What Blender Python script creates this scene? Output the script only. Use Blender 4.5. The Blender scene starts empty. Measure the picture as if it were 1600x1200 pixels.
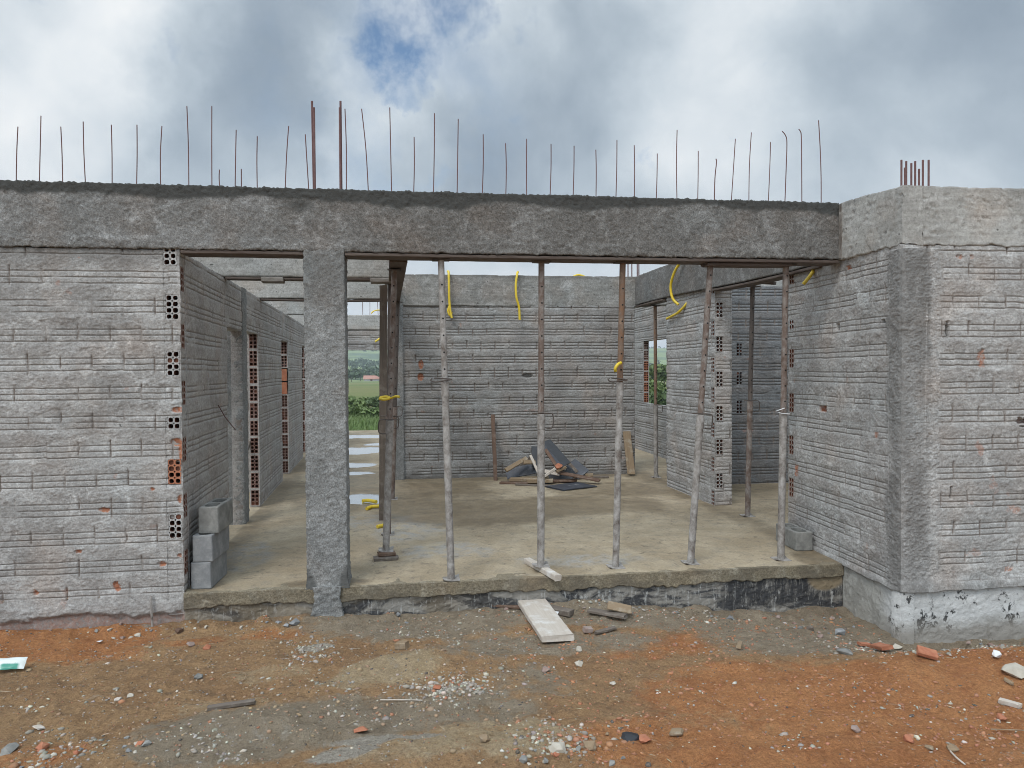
import bpy, math, random
import numpy as np
from mathutils import Vector, Matrix
random.seed(7)
SC = bpy.context.scene
COL = SC.collection

# ------------------------------------------------------------------ camera model (matches the photograph)
F = 1155.0
TH = math.atan(162/1155); PI_ = math.radians(1.1); RO = math.radians(0.35); CH = 1.556
r0 = np.array([math.cos(TH), -math.sin(TH), 0.0])
fw = np.array([math.sin(TH)*math.cos(PI_), math.cos(TH)*math.cos(PI_), -math.sin(PI_)])
u0 = np.cross(r0, fw)
up = u0*math.cos(RO) + r0*math.sin(RO)
rt = r0*math.cos(RO) - u0*math.sin(RO)
C0 = np.array([0, 0, CH])
def ray(px, py): return fw*F + rt*(px-800) + up*(600-py)
def onz(px, py, z=0.0): d = ray(px, py); return C0 + d*((z-CH)/d[2])
def ony(px, py, y): d = ray(px, py); return C0 + d*(y/d[1])
def onx(px, py, x): d = ray(px, py); return C0 + d*(x/d[0])
def dirn(px, py): d = ray(px, py); return d/np.linalg.norm(d)

cam = bpy.data.cameras.new('camera'); co = bpy.data.objects.new('camera', cam); COL.objects.link(co)
cam.sensor_width = 36; cam.lens = F/1600*36; cam.clip_start = 0.05; cam.clip_end = 20000
M = Matrix.Identity(4)
for i in range(3):
    M[i][0] = rt[i]; M[i][1] = up[i]; M[i][2] = -fw[i]; M[i][3] = C0[i]
co.matrix_world = M
SC.camera = co

# ------------------------------------------------------------------ noise
def _hash(ix, iy, s):
    h = (ix.astype(np.int64)*374761393 + iy.astype(np.int64)*668265263 + s*974711) & 0xffffffff
    h = ((h ^ (h >> 13))*1274126177) & 0xffffffff
    h = ((h ^ (h >> 16))*2246822519) & 0xffffffff
    return ((h ^ (h >> 15)) & 0xffffff)/float(0xffffff)
def vn(x, y, s=0):
    x = np.asarray(x, float); y = np.asarray(y, float)
    x, y = np.broadcast_arrays(x, y)
    ix = np.floor(x); iy = np.floor(y); fx = x-ix; fy = y-iy
    fx = fx*fx*(3-2*fx); fy = fy*fy*(3-2*fy)
    a = _hash(ix, iy, s); b = _hash(ix+1, iy, s); c = _hash(ix, iy+1, s); d = _hash(ix+1, iy+1, s)
    return (a*(1-fx)+b*fx)*(1-fy) + (c*(1-fx)+d*fx)*fy
def fbm(x, y, s=0, o=4):
    r = 0; a = 0.5; t = 0
    for k in range(o):
        r = r + a*vn(x*2**k+17.3*k, y*2**k+5.1*k, s+k*31); t += a; a *= 0.5
    return r/t
def sst(a, b, x):
    t = np.clip((x-a)/(b-a), 0, 1); return t*t*(3-2*t)

# ------------------------------------------------------------------ materials
def newmat(name):
    m = bpy.data.materials.new(name); m.use_nodes = True
    nt = m.node_tree; nt.nodes.clear()
    out = nt.nodes.new('ShaderNodeOutputMaterial'); b = nt.nodes.new('ShaderNodeBsdfPrincipled')
    nt.links.new(b.outputs[0], out.inputs[0])
    return m, nt, b
class NT:
    def __init__(s, nt): s.nt = nt
    def n(s, typ, **kw):
        nd = s.nt.nodes.new(typ)
        for k, v in kw.items():
            if k == 'ins':
                for i, val in v.items():
                    if hasattr(val, 'is_output') or isinstance(val, bpy.types.NodeSocket): s.nt.links.new(val, nd.inputs[i])
                    else: nd.inputs[i].default_value = val
            else: setattr(nd, k, v)
        return nd
    def pos(s, obj=False):
        if obj: return s.n('ShaderNodeTexCoord').outputs['Object']
        return s.n('ShaderNodeNewGeometry').outputs['Position']
    def noise(s, vec, scale, detail=6, rough=0.6, dist=0.0, out='Fac'):
        return s.n('ShaderNodeTexNoise', ins={'Vector': vec, 'Scale': scale, 'Detail': detail, 'Roughness': rough, 'Distortion': dist}).outputs[out]
    def ramp(s, fac, stops, interp='LINEAR'):
        nd = s.n('ShaderNodeValToRGB', ins={0: fac}); cr = nd.color_ramp; cr.interpolation = interp
        while len(cr.elements) < len(stops): cr.elements.new(0.5)
        for e, (p, c) in zip(cr.elements, stops):
            e.position = p; e.color = (c[0], c[1], c[2], 1) if isinstance(c, (tuple, list)) else (c, c, c, 1)
        return nd.outputs[0]
    def mix(s, fac, a, b, mode='MIX'):
        nd = s.n('ShaderNodeMix', data_type='RGBA', blend_type=mode)
        for i, v in ((0, fac), (6, a), (7, b)):
            if isinstance(v, bpy.types.NodeSocket): s.nt.links.new(v, nd.inputs[i])
            elif isinstance(v, (tuple, list)): nd.inputs[i].default_value = (v[0], v[1], v[2], 1)
            else: nd.inputs[i].default_value = v
        return nd.outputs[2]
    def math(s, op, a, b=0.0, c=0.0):
        nd = s.n('ShaderNodeMath', operation=op)
        for i, v in enumerate((a, b, c)):
            if isinstance(v, bpy.types.NodeSocket): s.nt.links.new(v, nd.inputs[i])
            else: nd.inputs[i].default_value = v
        return nd.outputs[0]
    def mapr(s, v, a, b, c=0.0, d=1.0):
        return s.n('ShaderNodeMapRange', ins={0: v, 1: a, 2: b, 3: c, 4: d}).outputs[0]
    def attr(s, name):
        return s.n('ShaderNodeAttribute', attribute_name=name)
    def bump(s, h, strength=0.5, dist=0.01):
        return s.n('ShaderNodeBump', ins={'Height': h, 'Strength': strength, 'Distance': dist}).outputs[0]
    def scl(s, vec, sc):
        return s.n('ShaderNodeMapping', ins={'Vector': vec, 'Scale': sc}).outputs[0]

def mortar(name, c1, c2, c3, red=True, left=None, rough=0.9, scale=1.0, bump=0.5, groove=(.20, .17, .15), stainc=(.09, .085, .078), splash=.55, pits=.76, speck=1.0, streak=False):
    """Cement coat: two greys in patches, pale splashes, small pits; attributes red / groove / stain mark bare clay, uncoated grooves with their shade painted in, damp and other dark patches."""
    m, nt, b = newmat(name); N = NT(nt); p = N.pos()
    n1 = N.noise(p, 1.9*scale, 6, 0.65, 0.6); n2 = N.noise(p, 6*scale, 8, 0.72, 0.8); n3 = N.noise(p, 38*scale, 6, 0.75)
    n5 = N.noise(N.scl(p, (1, 1, .6)), 10*scale, 8, 0.78, 1.6)
    c = N.mix(N.mapr(n1, .38, .62), c1, c2)
    c = N.mix(N.mapr(n2, .50, .66), c, c3)
    c = N.mix(N.mapr(n5, .56, .70, 0, splash), c, N.mix(1.0, c3, (1.18, 1.18, 1.18), 'MULTIPLY'))
    c = N.mix(N.mapr(n3, .3, .72), N.mix(1.0, c, (.66, .65, .64), 'MULTIPLY'), N.mix(1.0, c, (1.18, 1.18, 1.18), 'MULTIPLY'))
    n4 = N.noise(p, 150, 3, 0.6)
    n7 = N.noise(p, 95, 4, .75)
    c = N.mix(N.mapr(n7, .36, .64), N.mix(1.0, c, (1-.38*speck, 1-.385*speck, 1-.39*speck), 'MULTIPLY'), N.mix(1.0, c, (1+.28*speck,)*3, 'MULTIPLY'))
    if streak:
        st_ = N.noise(N.scl(p, (1, 1, 16)), 2.2, 6, .7, .3)
        c = N.mix(N.mapr(st_, .40, .62), N.mix(1.0, c, (.86, .855, .85), 'MULTIPLY'), N.mix(1.0, c, (1.06, 1.06, 1.06), 'MULTIPLY'))
        crk = N.math('ABSOLUTE', N.math('SUBTRACT', N.noise(p, 1.6, 5, .6, 1.5), .5)); c = N.mix(N.mapr(crk, .004, .0, 0, .6), c, (.12, .115, .105))
    c = N.mix(N.mapr(n4, .58, .70, 0, .55), c, (.06, .055, .05))
    c = N.mix(N.mapr(N.noise(p, 26, 2, .5), pits, pits+.05, 0, .85), c, (.07, .065, .06))
    pk = N.noise(p, 2.6, 3, .5)
    c = N.mix(N.mapr(pk, .52, .72, 0, .55), c, N.mix(1.0, c, (1.07, .93, .84), 'MULTIPLY'))
    c = N.mix(N.mapr(N.noise(p, 1.4, 3, .5), .52, .7, 0, .4), c, N.mix(1.0, c, (.90, .98, 1.02), 'MULTIPLY'))
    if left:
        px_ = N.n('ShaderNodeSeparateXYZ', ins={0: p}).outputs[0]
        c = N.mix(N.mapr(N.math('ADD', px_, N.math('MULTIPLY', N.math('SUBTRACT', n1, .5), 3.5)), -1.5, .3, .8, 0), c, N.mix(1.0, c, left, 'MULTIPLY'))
    c = N.mix(N.math('MULTIPLY', N.attr('groove').outputs['Fac'], 0.8), c, groove)  # uncoated clay in the grooves, with the recess shade put into the colour
    rn = N.noise(p, 30, 3, .6)
    c = N.mix(N.attr('stain').outputs['Fac'], c, stainc)
    if red: c = N.mix(N.math('MULTIPLY', N.attr('red').outputs['Fac'], N.mapr(N.noise(p, 34, 6, .75), .38, .58, .05, .9)), c, N.mix(rn, (.33, .115, .06), (.40, .20, .125)))
    nt.links.new(c, b.inputs['Base Color'])
    b.inputs['Roughness'].default_value = rough; b.inputs['Specular IOR Level'].default_value = 0.25
    hh = N.math('ADD', N.math('MULTIPLY', n3, 1.0), N.math('MULTIPLY', n4, 0.5))
    nt.links.new(N.bump(hh, bump, 0.008), b.inputs['Normal'])
    return m
MAT = {}
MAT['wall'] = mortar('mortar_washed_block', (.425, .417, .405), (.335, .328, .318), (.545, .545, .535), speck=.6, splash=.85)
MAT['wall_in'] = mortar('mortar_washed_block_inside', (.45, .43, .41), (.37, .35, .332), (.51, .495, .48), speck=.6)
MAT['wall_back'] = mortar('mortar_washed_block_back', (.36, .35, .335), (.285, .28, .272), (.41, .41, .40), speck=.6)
MAT['wall_dark'] = mortar('dark_block', (.20, .208, .215), (.15, .157, .163), (.25, .257, .265), speck=.6)  # darker, bluish version of the wall greys for the right room
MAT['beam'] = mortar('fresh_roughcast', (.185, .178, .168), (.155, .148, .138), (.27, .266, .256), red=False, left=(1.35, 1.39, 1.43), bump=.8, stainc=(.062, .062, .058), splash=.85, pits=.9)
MAT['pillar'] = mortar('grey_roughcast', (.27, .275, .27), (.225, .228, .223), (.35, .355, .35), red=False, bump=.8, stainc=(.10, .10, .095), pits=.9)
MAT['cast'] = mortar('cast_concrete', (.44, .435, .41), (.36, .355, .335), (.50, .495, .475), red=False, bump=.25, splash=.3, pits=.70, speck=.35, streak=True)
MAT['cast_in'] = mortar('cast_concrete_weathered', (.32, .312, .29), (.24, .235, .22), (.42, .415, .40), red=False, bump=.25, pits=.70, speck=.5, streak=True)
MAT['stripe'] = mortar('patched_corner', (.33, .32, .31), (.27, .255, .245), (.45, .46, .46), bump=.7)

def mk_found():
    m, nt, b = newmat('bitumen_foundation'); N = NT(nt); p = N.pos()
    n1 = N.noise(N.scl(p, (1.2, 1.2, 3)), 2.2, 7, .7, .8); n2 = N.noise(N.scl(p, (6, 6, 1.5)), 6, 6, .7, .5)
    drip = N.noise(N.scl(p, (14, 14, 1.0)), 3, 4, .7)
    c = N.mix(N.mapr(n1, .44, .52), (.045, .045, .047), (.24, .225, .20))
    c = N.mix(N.mapr(n2, .55, .68), c, (.40, .40, .385))
    c = N.mix(N.mapr(drip, .62, .70, 0, .8), c, (.46, .46, .45))
    c = N.mix(N.attr('red').outputs['Fac'], c, (.23, .18, .115))
    c = N.mix(N.math('MULTIPLY', N.attr('stain').outputs['Fac'], N.mapr(N.math('ADD', N.math('MULTIPLY', n2, .6), N.math('MULTIPLY', drip, .4)), .47, .60, 1, .15)), c, (.035, .035, .037))
    nt.links.new(c, b.inputs['Base Color']); b.inputs['Roughness'].default_value = .85
    nt.links.new(N.bump(N.noise(p, 60, 5, .7), .6, .01), b.inputs['Normal']); return m
MAT['found'] = mk_found()
def mk_white():
    m, nt, b = newmat('white_plaster_foundation'); N = NT(nt); p = N.pos()
    n1 = N.noise(p, 3, 6, .7, .3); n2 = N.noise(N.scl(p, (1, 1, .7)), 9, 6, .75, .6)
    c = N.mix(N.mapr(n1, .35, .65), (.44, .44, .43), (.60, .60, .59))
    n6 = N.noise(N.scl(p, (1, 1, .8)), 22, 5, .7, .4)
    c = N.mix(N.mapr(n6, .5, .75, 0, .6), c, (.40, .39, .37))
    c = N.mix(N.mapr(N.math('ADD', N.math('MULTIPLY', n2, .65), N.math('MULTIPLY', n6, .35)), .548, .572), c, (.05, .05, .05))
    z = N.n('ShaderNodeSeparateXYZ', ins={0: p}).outputs[2]
    c = N.mix(N.math('MULTIPLY', N.mapr(N.math('ADD', z, N.math('MULTIPLY', n1, .16)), -.12, -.22), .85), c, (.27, .25, .22))
    c = N.mix(N.attr('stain').outputs['Fac'], c, (.05, .05, .05))
    c = N.mix(N.attr('red').outputs['Fac'], c, (.36, .345, .31))
    nt.links.new(c, b.inputs['Base Color']); b.inputs['Roughness'].default_value = .85
    nt.links.new(N.bump(N.noise(p, 40, 6, .7), .7, .012), b.inputs['Normal']); return m
MAT['white'] = mk_white()
def simple(name, stops, scale=8, rough=.8, bump=.3, obj=True, metallic=0, stretch=(1, 1, 1), spec=.3, detail=6):
    m, nt, b = newmat(name); N = NT(nt); p = N.pos(obj)
    if obj:
        oi = N.n('ShaderNodeObjectInfo').outputs['Random']
        p = N.n('ShaderNodeVectorMath', operation='ADD', ins={0: p, 1: N.n('ShaderNodeVectorMath', operation='SCALE', ins={0: (13.7, 7.1, 19.3), 'Scale': oi}).outputs[0]}).outputs[0]
    n = N.noise(N.scl(p, stretch), scale, detail, .7, .3)
    nt.links.new(N.ramp(n, stops), b.inputs['Base Color'])
    b.inputs['Roughness'].default_value = rough; b.inputs['Metallic'].default_value = metallic
    b.inputs['Specular IOR Level'].default_value = spec
    if bump: nt.links.new(N.bump(N.noise(N.scl(p, stretch), scale*4, 4, .7), bump, .004), b.inputs['Normal'])
    return m
MAT['clay'] = simple('fired_clay', [(.3, (.30, .10, .055)), (.7, (.42, .19, .11))], 25, .85)
MAT['clay_in'] = simple('clay_hole', [(.3, (.10, .04, .025)), (.7, (.16, .065, .04))], 25, .9)
MAT['clay_old'] = simple('weathered_clay', [(.3, (.17, .085, .065)), (.6, (.25, .16, .135)), (.75, (.30, .25, .23))], 14, .9)
MAT['clay_dusty'] = simple('dusty_clay', [(.3, (.22, .13, .10)), (.6, (.30, .24, .21))], 14, .9)
MAT['rust'] = simple('rusty_rebar', [(.3, (.115, .06, .06)), (.7, (.18, .105, .10))], 40, .8)
MAT['steel_rust'] = simple('rusty_tube', [(.3, (.105, .068, .050)), (.47, (.16, .12, .10)), (.62, (.26, .235, .215)), (.72, (.17, .095, .06))], 16, .75, stretch=(1, 1, .7), detail=8)
MAT['steel_orange'] = simple('orange_rust_tube', [(.35, (.20, .10, .05)), (.55, (.17, .12, .09)), (.7, (.30, .2, .13))], 15, .75, stretch=(1, 1, .7), detail=8)
MAT['steel_grey'] = simple('cement_splashed_tube', [(.32, (.12, .095, .08)), (.44, (.22, .20, .182)), (.58, (.335, .315, .295)), (.72, (.45, .435, .415))], 17, .85, stretch=(1, 1, .75), detail=8)
MAT['steel_dark'] = simple('dark_tube', [(.35, (.055, .045, .04)), (.7, (.13, .105, .09))], 9, .75, stretch=(1, 1, .3))
MAT['black'] = simple('dark_hole_plug', [(.3, .008), (.7, .012)], 8, .9, 0)  # near-black plugs standing in for the dark inside the tube's holes
MAT['formwork'] = simple('wet_formwork_board', [(.3, (.062, .042, .034)), (.7, (.13, .105, .088))], 6, .75, stretch=(.4, 3, 3))
MAT['formedge'] = simple('splashed_formwork_edge', [(.35, (.12, .10, .085)), (.65, (.28, .26, .235))], 7, .85, stretch=(.5, 2, 2))
MAT['block'] = simple('grey_concrete_block', [(.3, (.16, .163, .167)), (.5, (.215, .22, .223)), (.7, (.31, .31, .305))], 13, .85, .7, detail=9)
MAT['block_damp'] = simple('brown_grey_concrete_block', [(.3, (.13, .128, .12)), (.5, (.21, .207, .193)), (.62, (.28, .275, .255)), (.72, (.18, .145, .115))], 9, .85, .7, detail=9)
def mk_yellow():
    m, nt, b = newmat('yellow_conduit_plastic'); N = NT(nt); p = N.pos(True)
    c = N.ramp(N.noise(p, 18, 4), [(.35, (.72, .50, .02)), (.65, (.62, .47, .05)), (.8, (.45, .38, .16))])
    nt.links.new(c, b.inputs['Base Color']); b.inputs['Roughness'].default_value = .45; return m
MAT['yellow'] = mk_yellow()
def wood(name, a, bcol, ccol):
    m, nt, b = newmat(name); N = NT(nt); p = N.pos(True)
    g = N.noise(N.scl(p, (1.2, 22, 22)), 3, 6, .7, .6); d = N.noise(p, 9, 5, .7)
    c = N.mix(N.mapr(g, .3, .7), a, bcol); c = N.mix(N.mapr(d, .52, .7), c, ccol)
    nt.links.new(c, b.inputs['Base Color']); b.inputs['Roughness'].default_value = .85
    nt.links.new(N.bump(g, .5, .004), b.inputs['Normal']); return m
MAT['wood_pale'] = wood('cement_stained_plank', (.52, .47, .41), (.42, .36, .30), (.60, .58, .55))
MAT['wood_tan'] = wood('tan_plank', (.27, .195, .12), (.20, .14, .085), (.34, .29, .22))
MAT['wood_grey'] = wood('weathered_plank', (.16, .13, .105), (.10, .08, .065), (.22, .19, .16))
MAT['wood_brown'] = wood('brown_plank', (.145, .085, .055), (.10, .06, .042), (.20, .145, .11))
MAT['panel_black'] = simple('black_film_plywood', [(.3, (.010, .011, .013)), (.6, (.024, .026, .031)), (.74, (.14, .145, .15))], 6, .45, .2, spec=.5)
MAT['panel_blue'] = simple('dusty_blue_black_plywood', [(.3, (.02, .022, .028)), (.6, (.05, .055, .07)), (.74, (.22, .225, .23))], 5, .5, .2, spec=.5)
MAT['paper'] = simple('white_paper', [(.3, .55), (.7, .75)], 20, .8)
MAT['bark'] = simple('bark', [(.3, (.06, .045, .03)), (.7, (.12, .09, .06))], 10, .9)
MAT['tile'] = simple('red_roof_tile', [(.3, (.34, .17, .13)), (.7, (.42, .24, .19))], 3, .85)
MAT['limewash'] = simple('limewash', [(.3, .5), (.7, .62)], 3, .9)
def leafmat(name, a, b_, c_):
    m, nt, b = newmat(name); N = NT(nt); p = N.pos()
    n = N.noise(p, .35, 4, .6)
    i = N.n('ShaderNodeNewGeometry').outputs['Random Per Island']
    c = N.mix(N.mapr(n, .35, .65), a, b_); c = N.mix(N.math('MULTIPLY', i, .6), c, c_)
    nt.links.new(c, b.inputs['Base Color']); b.inputs['Roughness'].default_value = .7
    return m
MAT['leaf'] = leafmat('leaves_mid_green', (.07, .11, .045), (.10, .145, .06), (.13, .17, .075))
MAT['leaf_dark'] = leafmat('leaves_dark_green', (.055, .09, .05), (.075, .115, .06), (.095, .135, .07))
MAT['leaf_bright'] = leafmat('leaves_bright_green', (.12, .175, .055), (.15, .20, .07), (.10, .15, .05))

def mk_floor():
    m, nt, b = newmat('wet_screed'); N = NT(nt); p = N.pos()
    n1 = N.noise(p, 1.3, 7, .7, .6); n2 = N.noise(p, 7, 8, .75, .4); n3 = N.noise(p, 55, 6, .75)
    c = N.mix(N.mapr(n1, .38, .62), (.335, .27, .18), (.455, .38, .27))
    c = N.mix(N.mapr(n2, .48, .66, 0, .75), c, (.285, .245, .185))
    gr = N.attr('grey').outputs['Fac']; c = N.mix(N.math('MULTIPLY', gr, N.mapr(n2, .40, .58)), c, (.36, .345, .315))
    dp = N.mapr(N.math('ADD', N.attr('damp').outputs['Fac'], N.math('MULTIPLY', N.math('SUBTRACT', n2, .5), 1.6)), .15, .95)
    c = N.mix(N.mapr(n3, .3, .7), N.mix(1.0, c, (.68, .67, .66), 'MULTIPLY'), N.mix(1.0, c, (1.1, 1.1, 1.1), 'MULTIPLY'))
    c = N.mix(N.math('MULTIPLY', dp, .9), c, N.mix(1.0, c, (.55, .52, .475), 'MULTIPLY'))
    dk = N.noise(p, 11, 8, .8, .5); c = N.mix(N.mapr(dk, .54, .66, 0, .8), c, (.12, .095, .07))
    lg = N.noise(p, .8, 6, .7, .8); c = N.mix(N.mapr(lg, .46, .60, 0, .55), c, N.mix(1.0, c, (.68, .64, .58), 'MULTIPLY'))
    c = N.mix(N.mapr(N.noise(p, 70, 3, .6), .68, .74, 0, .7), c, (.48, .46, .42))
    pd = N.attr('puddle').outputs['Fac']
    c = N.mix(N.math('MULTIPLY', pd, .95), c, (.62, .63, .64)); nt.links.new(N.math('MULTIPLY', pd, .85), b.inputs['Metallic'])
    nt.links.new(c, b.inputs['Base Color'])
    rgh = N.mix(pd, N.mix(dp, (.85,)*3, (.55,)*3), (.03,)*3)
    nt.links.new(rgh, b.inputs['Roughness'])
    hb = N.math('MULTIPLY', N.math('ADD', n2, N.math('MULTIPLY', n3, .4)), N.math('SUBTRACT', 1.0, pd))
    nt.links.new(N.bump(hb, .35, .012), b.inputs['Normal']); nt.links.new(N.math('ADD', N.math('MULTIPLY', pd, .6), .4), b.inputs['Specular IOR Level'])
    return m
MAT['floor'] = mk_floor()
MAT['slabedge'] = mortar('slab_edge_mortar', (.235, .20, .14), (.19, .16, .115), (.30, .27, .21), red=False, bump=.5, groove=(.13, .11, .08), stainc=(.10, .085, .065))

def mk_ground():
    m, nt, b = newmat('red_building_site_soil'); N = NT(nt); p = N.pos()
    a = N.attr('mix').outputs['Color']; s = N.n('ShaderNodeSeparateColor', ins={0: a})
    n1 = N.noise(p, 2.2, 7, .7, .5); n2 = N.noise(p, 11, 7, .72, .3); n3 = N.noise(p, 55, 6, .75); n4 = N.noise(p, 240, 3, .6)
    org = N.mix(N.mapr(n1, .38, .62), (.50, .22, .092), (.60, .295, .13)); org = N.mix(N.mapr(n2, .5, .66, 0, .7), org, (.40, .165, .075))
    brn = N.mix(N.mapr(n1, .38, .62), (.40, .245, .13), (.50, .325, .175)); brn = N.mix(N.mapr(n2, .5, .66, 0, .8), brn, (.27, .18, .11))
    gry = N.mix(N.mapr(n2, .38, .62), (.32, .26, .185), (.44, .37, .275)); gry = N.mix(N.mapr(n3, .48, .66, 0, .6), gry, (.22, .18, .13))
    tan = N.mix(N.mapr(n2, .38, .62), (.47, .36, .22), (.55, .43, .28))
    nb = N.noise(p, 4.5, 8, .78, .8)
    def w(ch, amt=.9): # ragged borders between soils
        return N.mapr(N.math('ADD', s.outputs[ch], N.math('MULTIPLY', N.math('SUBTRACT', N.math('ADD', N.math('MULTIPLY', nb, .6), N.math('MULTIPLY', n2, .4)), .5), 3.0)), .30, .70)
    c = N.mix(w(0), brn, org); c = N.mix(w(1), c, gry); c = N.mix(w(2), c, tan)
    cem = N.attr('cement').outputs['Fac']
    c = N.mix(N.mapr(N.math('ADD', cem, N.math('MULTIPLY', N.math('SUBTRACT', nb, .5), 3.0)), .35, .7), c, N.mix(n3, (.37, .335, .28), (.54, .50, .43)))
    c = N.mix(N.mapr(n4, .3, .72), N.mix(1.0, c, (.66, .64, .62), 'MULTIPLY'), N.mix(1.0, c, (1.2, 1.2, 1.2), 'MULTIPLY'))
    c = N.mix(N.mapr(n3, .34, .66), N.mix(1.0, c, (.66, .63, .61), 'MULTIPLY'), N.mix(1.0, c, (1.14, 1.13, 1.12), 'MULTIPLY'))
    c = N.mix(N.mapr(N.noise(p, 24, 6, .75, .4), .56, .68, 0, .7), c, N.mix(1.0, c, (.52, .50, .48), 'MULTIPLY'))
    c = N.mix(N.mapr(N.noise(p, 5, 6, .7, .6), .54, .68, 0, .6), c, N.mix(1.0, c, (.70, .70, .72), 'MULTIPLY'))
    c = N.mix(N.mapr(N.noise(p, 130, 3, .6), .66, .72, 0, .7), c, (.55, .46, .36))
    c = N.mix(N.mapr(N.noise(p, 90, 3, .6), .66, .74, 0, .6), c, (.10, .06, .04))
    # far field and wooded hillside
    f1 = N.noise(p, .03, 6, .65, .4); f2 = N.noise(p, .6, 5, .7)
    fld = N.mix(N.mapr(f1, .4, .62), (.13, .165, .055), (.20, .185, .085)); fld = N.mix(N.mapr(f2, .5, .68, 0, .6), fld, (.08, .12, .035))
    h1 = N.noise(p, .006, 6, .7, .3); hill = N.mix(N.mapr(h1, .42, .54), (.10, .145, .085), (.22, .28, .12))
    hill = N.mix(N.mapr(N.noise(p, .05, 5, .75), .52, .64, 0, .7), hill, (.075, .115, .07))
    y = N.n('ShaderNodeSeparateXYZ', ins={0: p}).outputs[1]
    fld = N.mix(N.mapr(N.math('ADD', y, N.math('MULTIPLY', f1, 200)), 330, 480), fld, hill)
    grn = N.mix(f2, (.09, .17, .035), (.15, .23, .06))
    fld = N.mix(N.mapr(N.math('ADD', y, N.math('MULTIPLY', f2, 14)), 46, 52), grn, fld)
    c = N.mix(N.mapr(N.math('ADD', y, N.math('MULTIPLY', n1, 3)), 23, 25.5), c, fld)
    nt.links.new(c, b.inputs['Base Color']); b.inputs['Roughness'].default_value = .95; b.inputs['Specular IOR Level'].default_value = .2
    hb = N.math('ADD', N.math('ADD', N.math('MULTIPLY', n2, 1.2), N.math('MULTIPLY', n3, .8)), N.math('MULTIPLY', n4, .25))
    nt.links.new(N.bump(hb, 1.0, .035), b.inputs['Normal'])
    return m
MAT['ground'] = mk_ground()

# ------------------------------------------------------------------ object helpers
def link_mesh(name, verts, faces, mat, parent=None, attrs=None, smooth=False, mats=None, mi=None):
    me = bpy.data.meshes.new(name)
    verts = np.asarray(verts, dtype=np.float64).reshape(-1, 3)
    if parent is not None and not getattr(parent, '_rot', False):
        pm = np.array(parent.matrix_basis.inverted())
        verts = verts @ pm[:3, :3].T + pm[:3, 3]
    if isinstance(faces, np.ndarray):
        k = faces.shape[1]; nf = len(faces)
        me.vertices.add(len(verts)); me.vertices.foreach_set('co', verts.astype(np.float32).ravel())
        me.loops.add(nf*k); me.loops.foreach_set('vertex_index', faces.astype(np.int32).ravel())
        me.polygons.add(nf); me.polygons.foreach_set('loop_start', np.arange(0, nf*k, k, dtype=np.int32))
        me.update(calc_edges=True)
    else:
        me.from_pydata([tuple(v) for v in verts], [], [tuple(f) for f in faces]); me.update()
    for mm in (mats or [mat]): me.materials.append(mm)
    if mi is not None: me.polygons.foreach_set('material_index', np.asarray(mi, dtype=np.int32))
    if attrs:
        for k, v in attrs.items():
            v = np.asarray(v, dtype=np.float32)
            if v.ndim == 2:
                a = me.attributes.new(k, 'FLOAT_COLOR', 'POINT'); a.data.foreach_set('color', v.ravel())
            else:
                a = me.attributes.new(k, 'FLOAT', 'POINT'); a.data.foreach_set('value', v)
    if smooth: me.polygons.foreach_set('use_smooth', np.ones(len(me.polygons), dtype=bool))
    me.update()
    o = bpy.data.objects.new(name, me); COL.objects.link(o)
    if parent is not None: o.parent = parent
    return o
def tag(o, label, cat, group=None):
    o['label'] = label; o['category'] = cat
    if group: o['group'] = group
    return o
def thing(name, label, cat, loc, group=None, mat3=None):
    o = bpy.data.objects.new(name, None); COL.objects.link(o); o.empty_display_size = .1
    mb = Matrix.Translation(Vector(loc))
    if mat3 is not None: mb = mb @ mat3.to_4x4()
    o.matrix_basis = mb
    return tag(o, label, cat, group)

class MB:
    """collects faces, per-face material index"""
    def __init__(s): s.v = []; s.f = []; s.m = []
    def add(s, vs, fs, mi=0):
        n = len(s.v); s.v += [tuple(v) for v in vs]; s.f += [tuple(i+n for i in f) for f in fs]; s.m += [mi]*len(fs)
    def box(s, x0, x1, y0, y1, z0, z1, mi=0, jit=0, xf=None, bev=0):
        vs = [(x, y, z) for z in (z0, z1) for y in (y0, y1) for x in (x0, x1)]
        if jit: vs = [tuple(c+random.uniform(-jit, jit) for c in v) for v in vs]
        if xf: vs = [tuple(xf @ Vector(v)) for v in vs]
        s.add(vs, [(0, 2, 3, 1), (4, 5, 7, 6), (0, 1, 5, 4), (2, 6, 7, 3), (0, 4, 6, 2), (1, 3, 7, 5)], mi)
    def tube(s, pts, r, n=8, mi=0, cap=True, radii=None):
        pts = [Vector(p) for p in pts]; rings = []
        prev = None
        for i, p in enumerate(pts):
            t = (pts[min(i+1, len(pts)-1)] - pts[max(i-1, 0)]).normalized()
            a = prev if prev is not None else (Vector((0, 0, 1)) if abs(t.z) < .9 else Vector((1, 0, 0)))
            e1 = (a - t*a.dot(t)).normalized(); e2 = t.cross(e1); prev = e1
            rr = radii[i] if radii else r
            rings.append([p + e1*rr*math.cos(2*math.pi*k/n) + e2*rr*math.sin(2*math.pi*k/n) for k in range(n)])
        vs = [v for R_ in rings for v in R_]; fs = []
        for i in range(len(rings)-1):
            for k in range(n): fs.append((i*n+k, i*n+(k+1) % n, (i+1)*n+(k+1) % n, (i+1)*n+k))
        s.add(vs, fs, mi)
        if cap: s.add(rings[0], [tuple(range(n-1, -1, -1))], mi); s.add(rings[-1], [tuple(range(n))], mi)
    def build(s, name, mat, parent=None, mats=None, smooth=False):
        return link_mesh(name, s.v, s.f, mat, parent, mats=mats, mi=s.m if mats else None, smooth=smooth)
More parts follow.
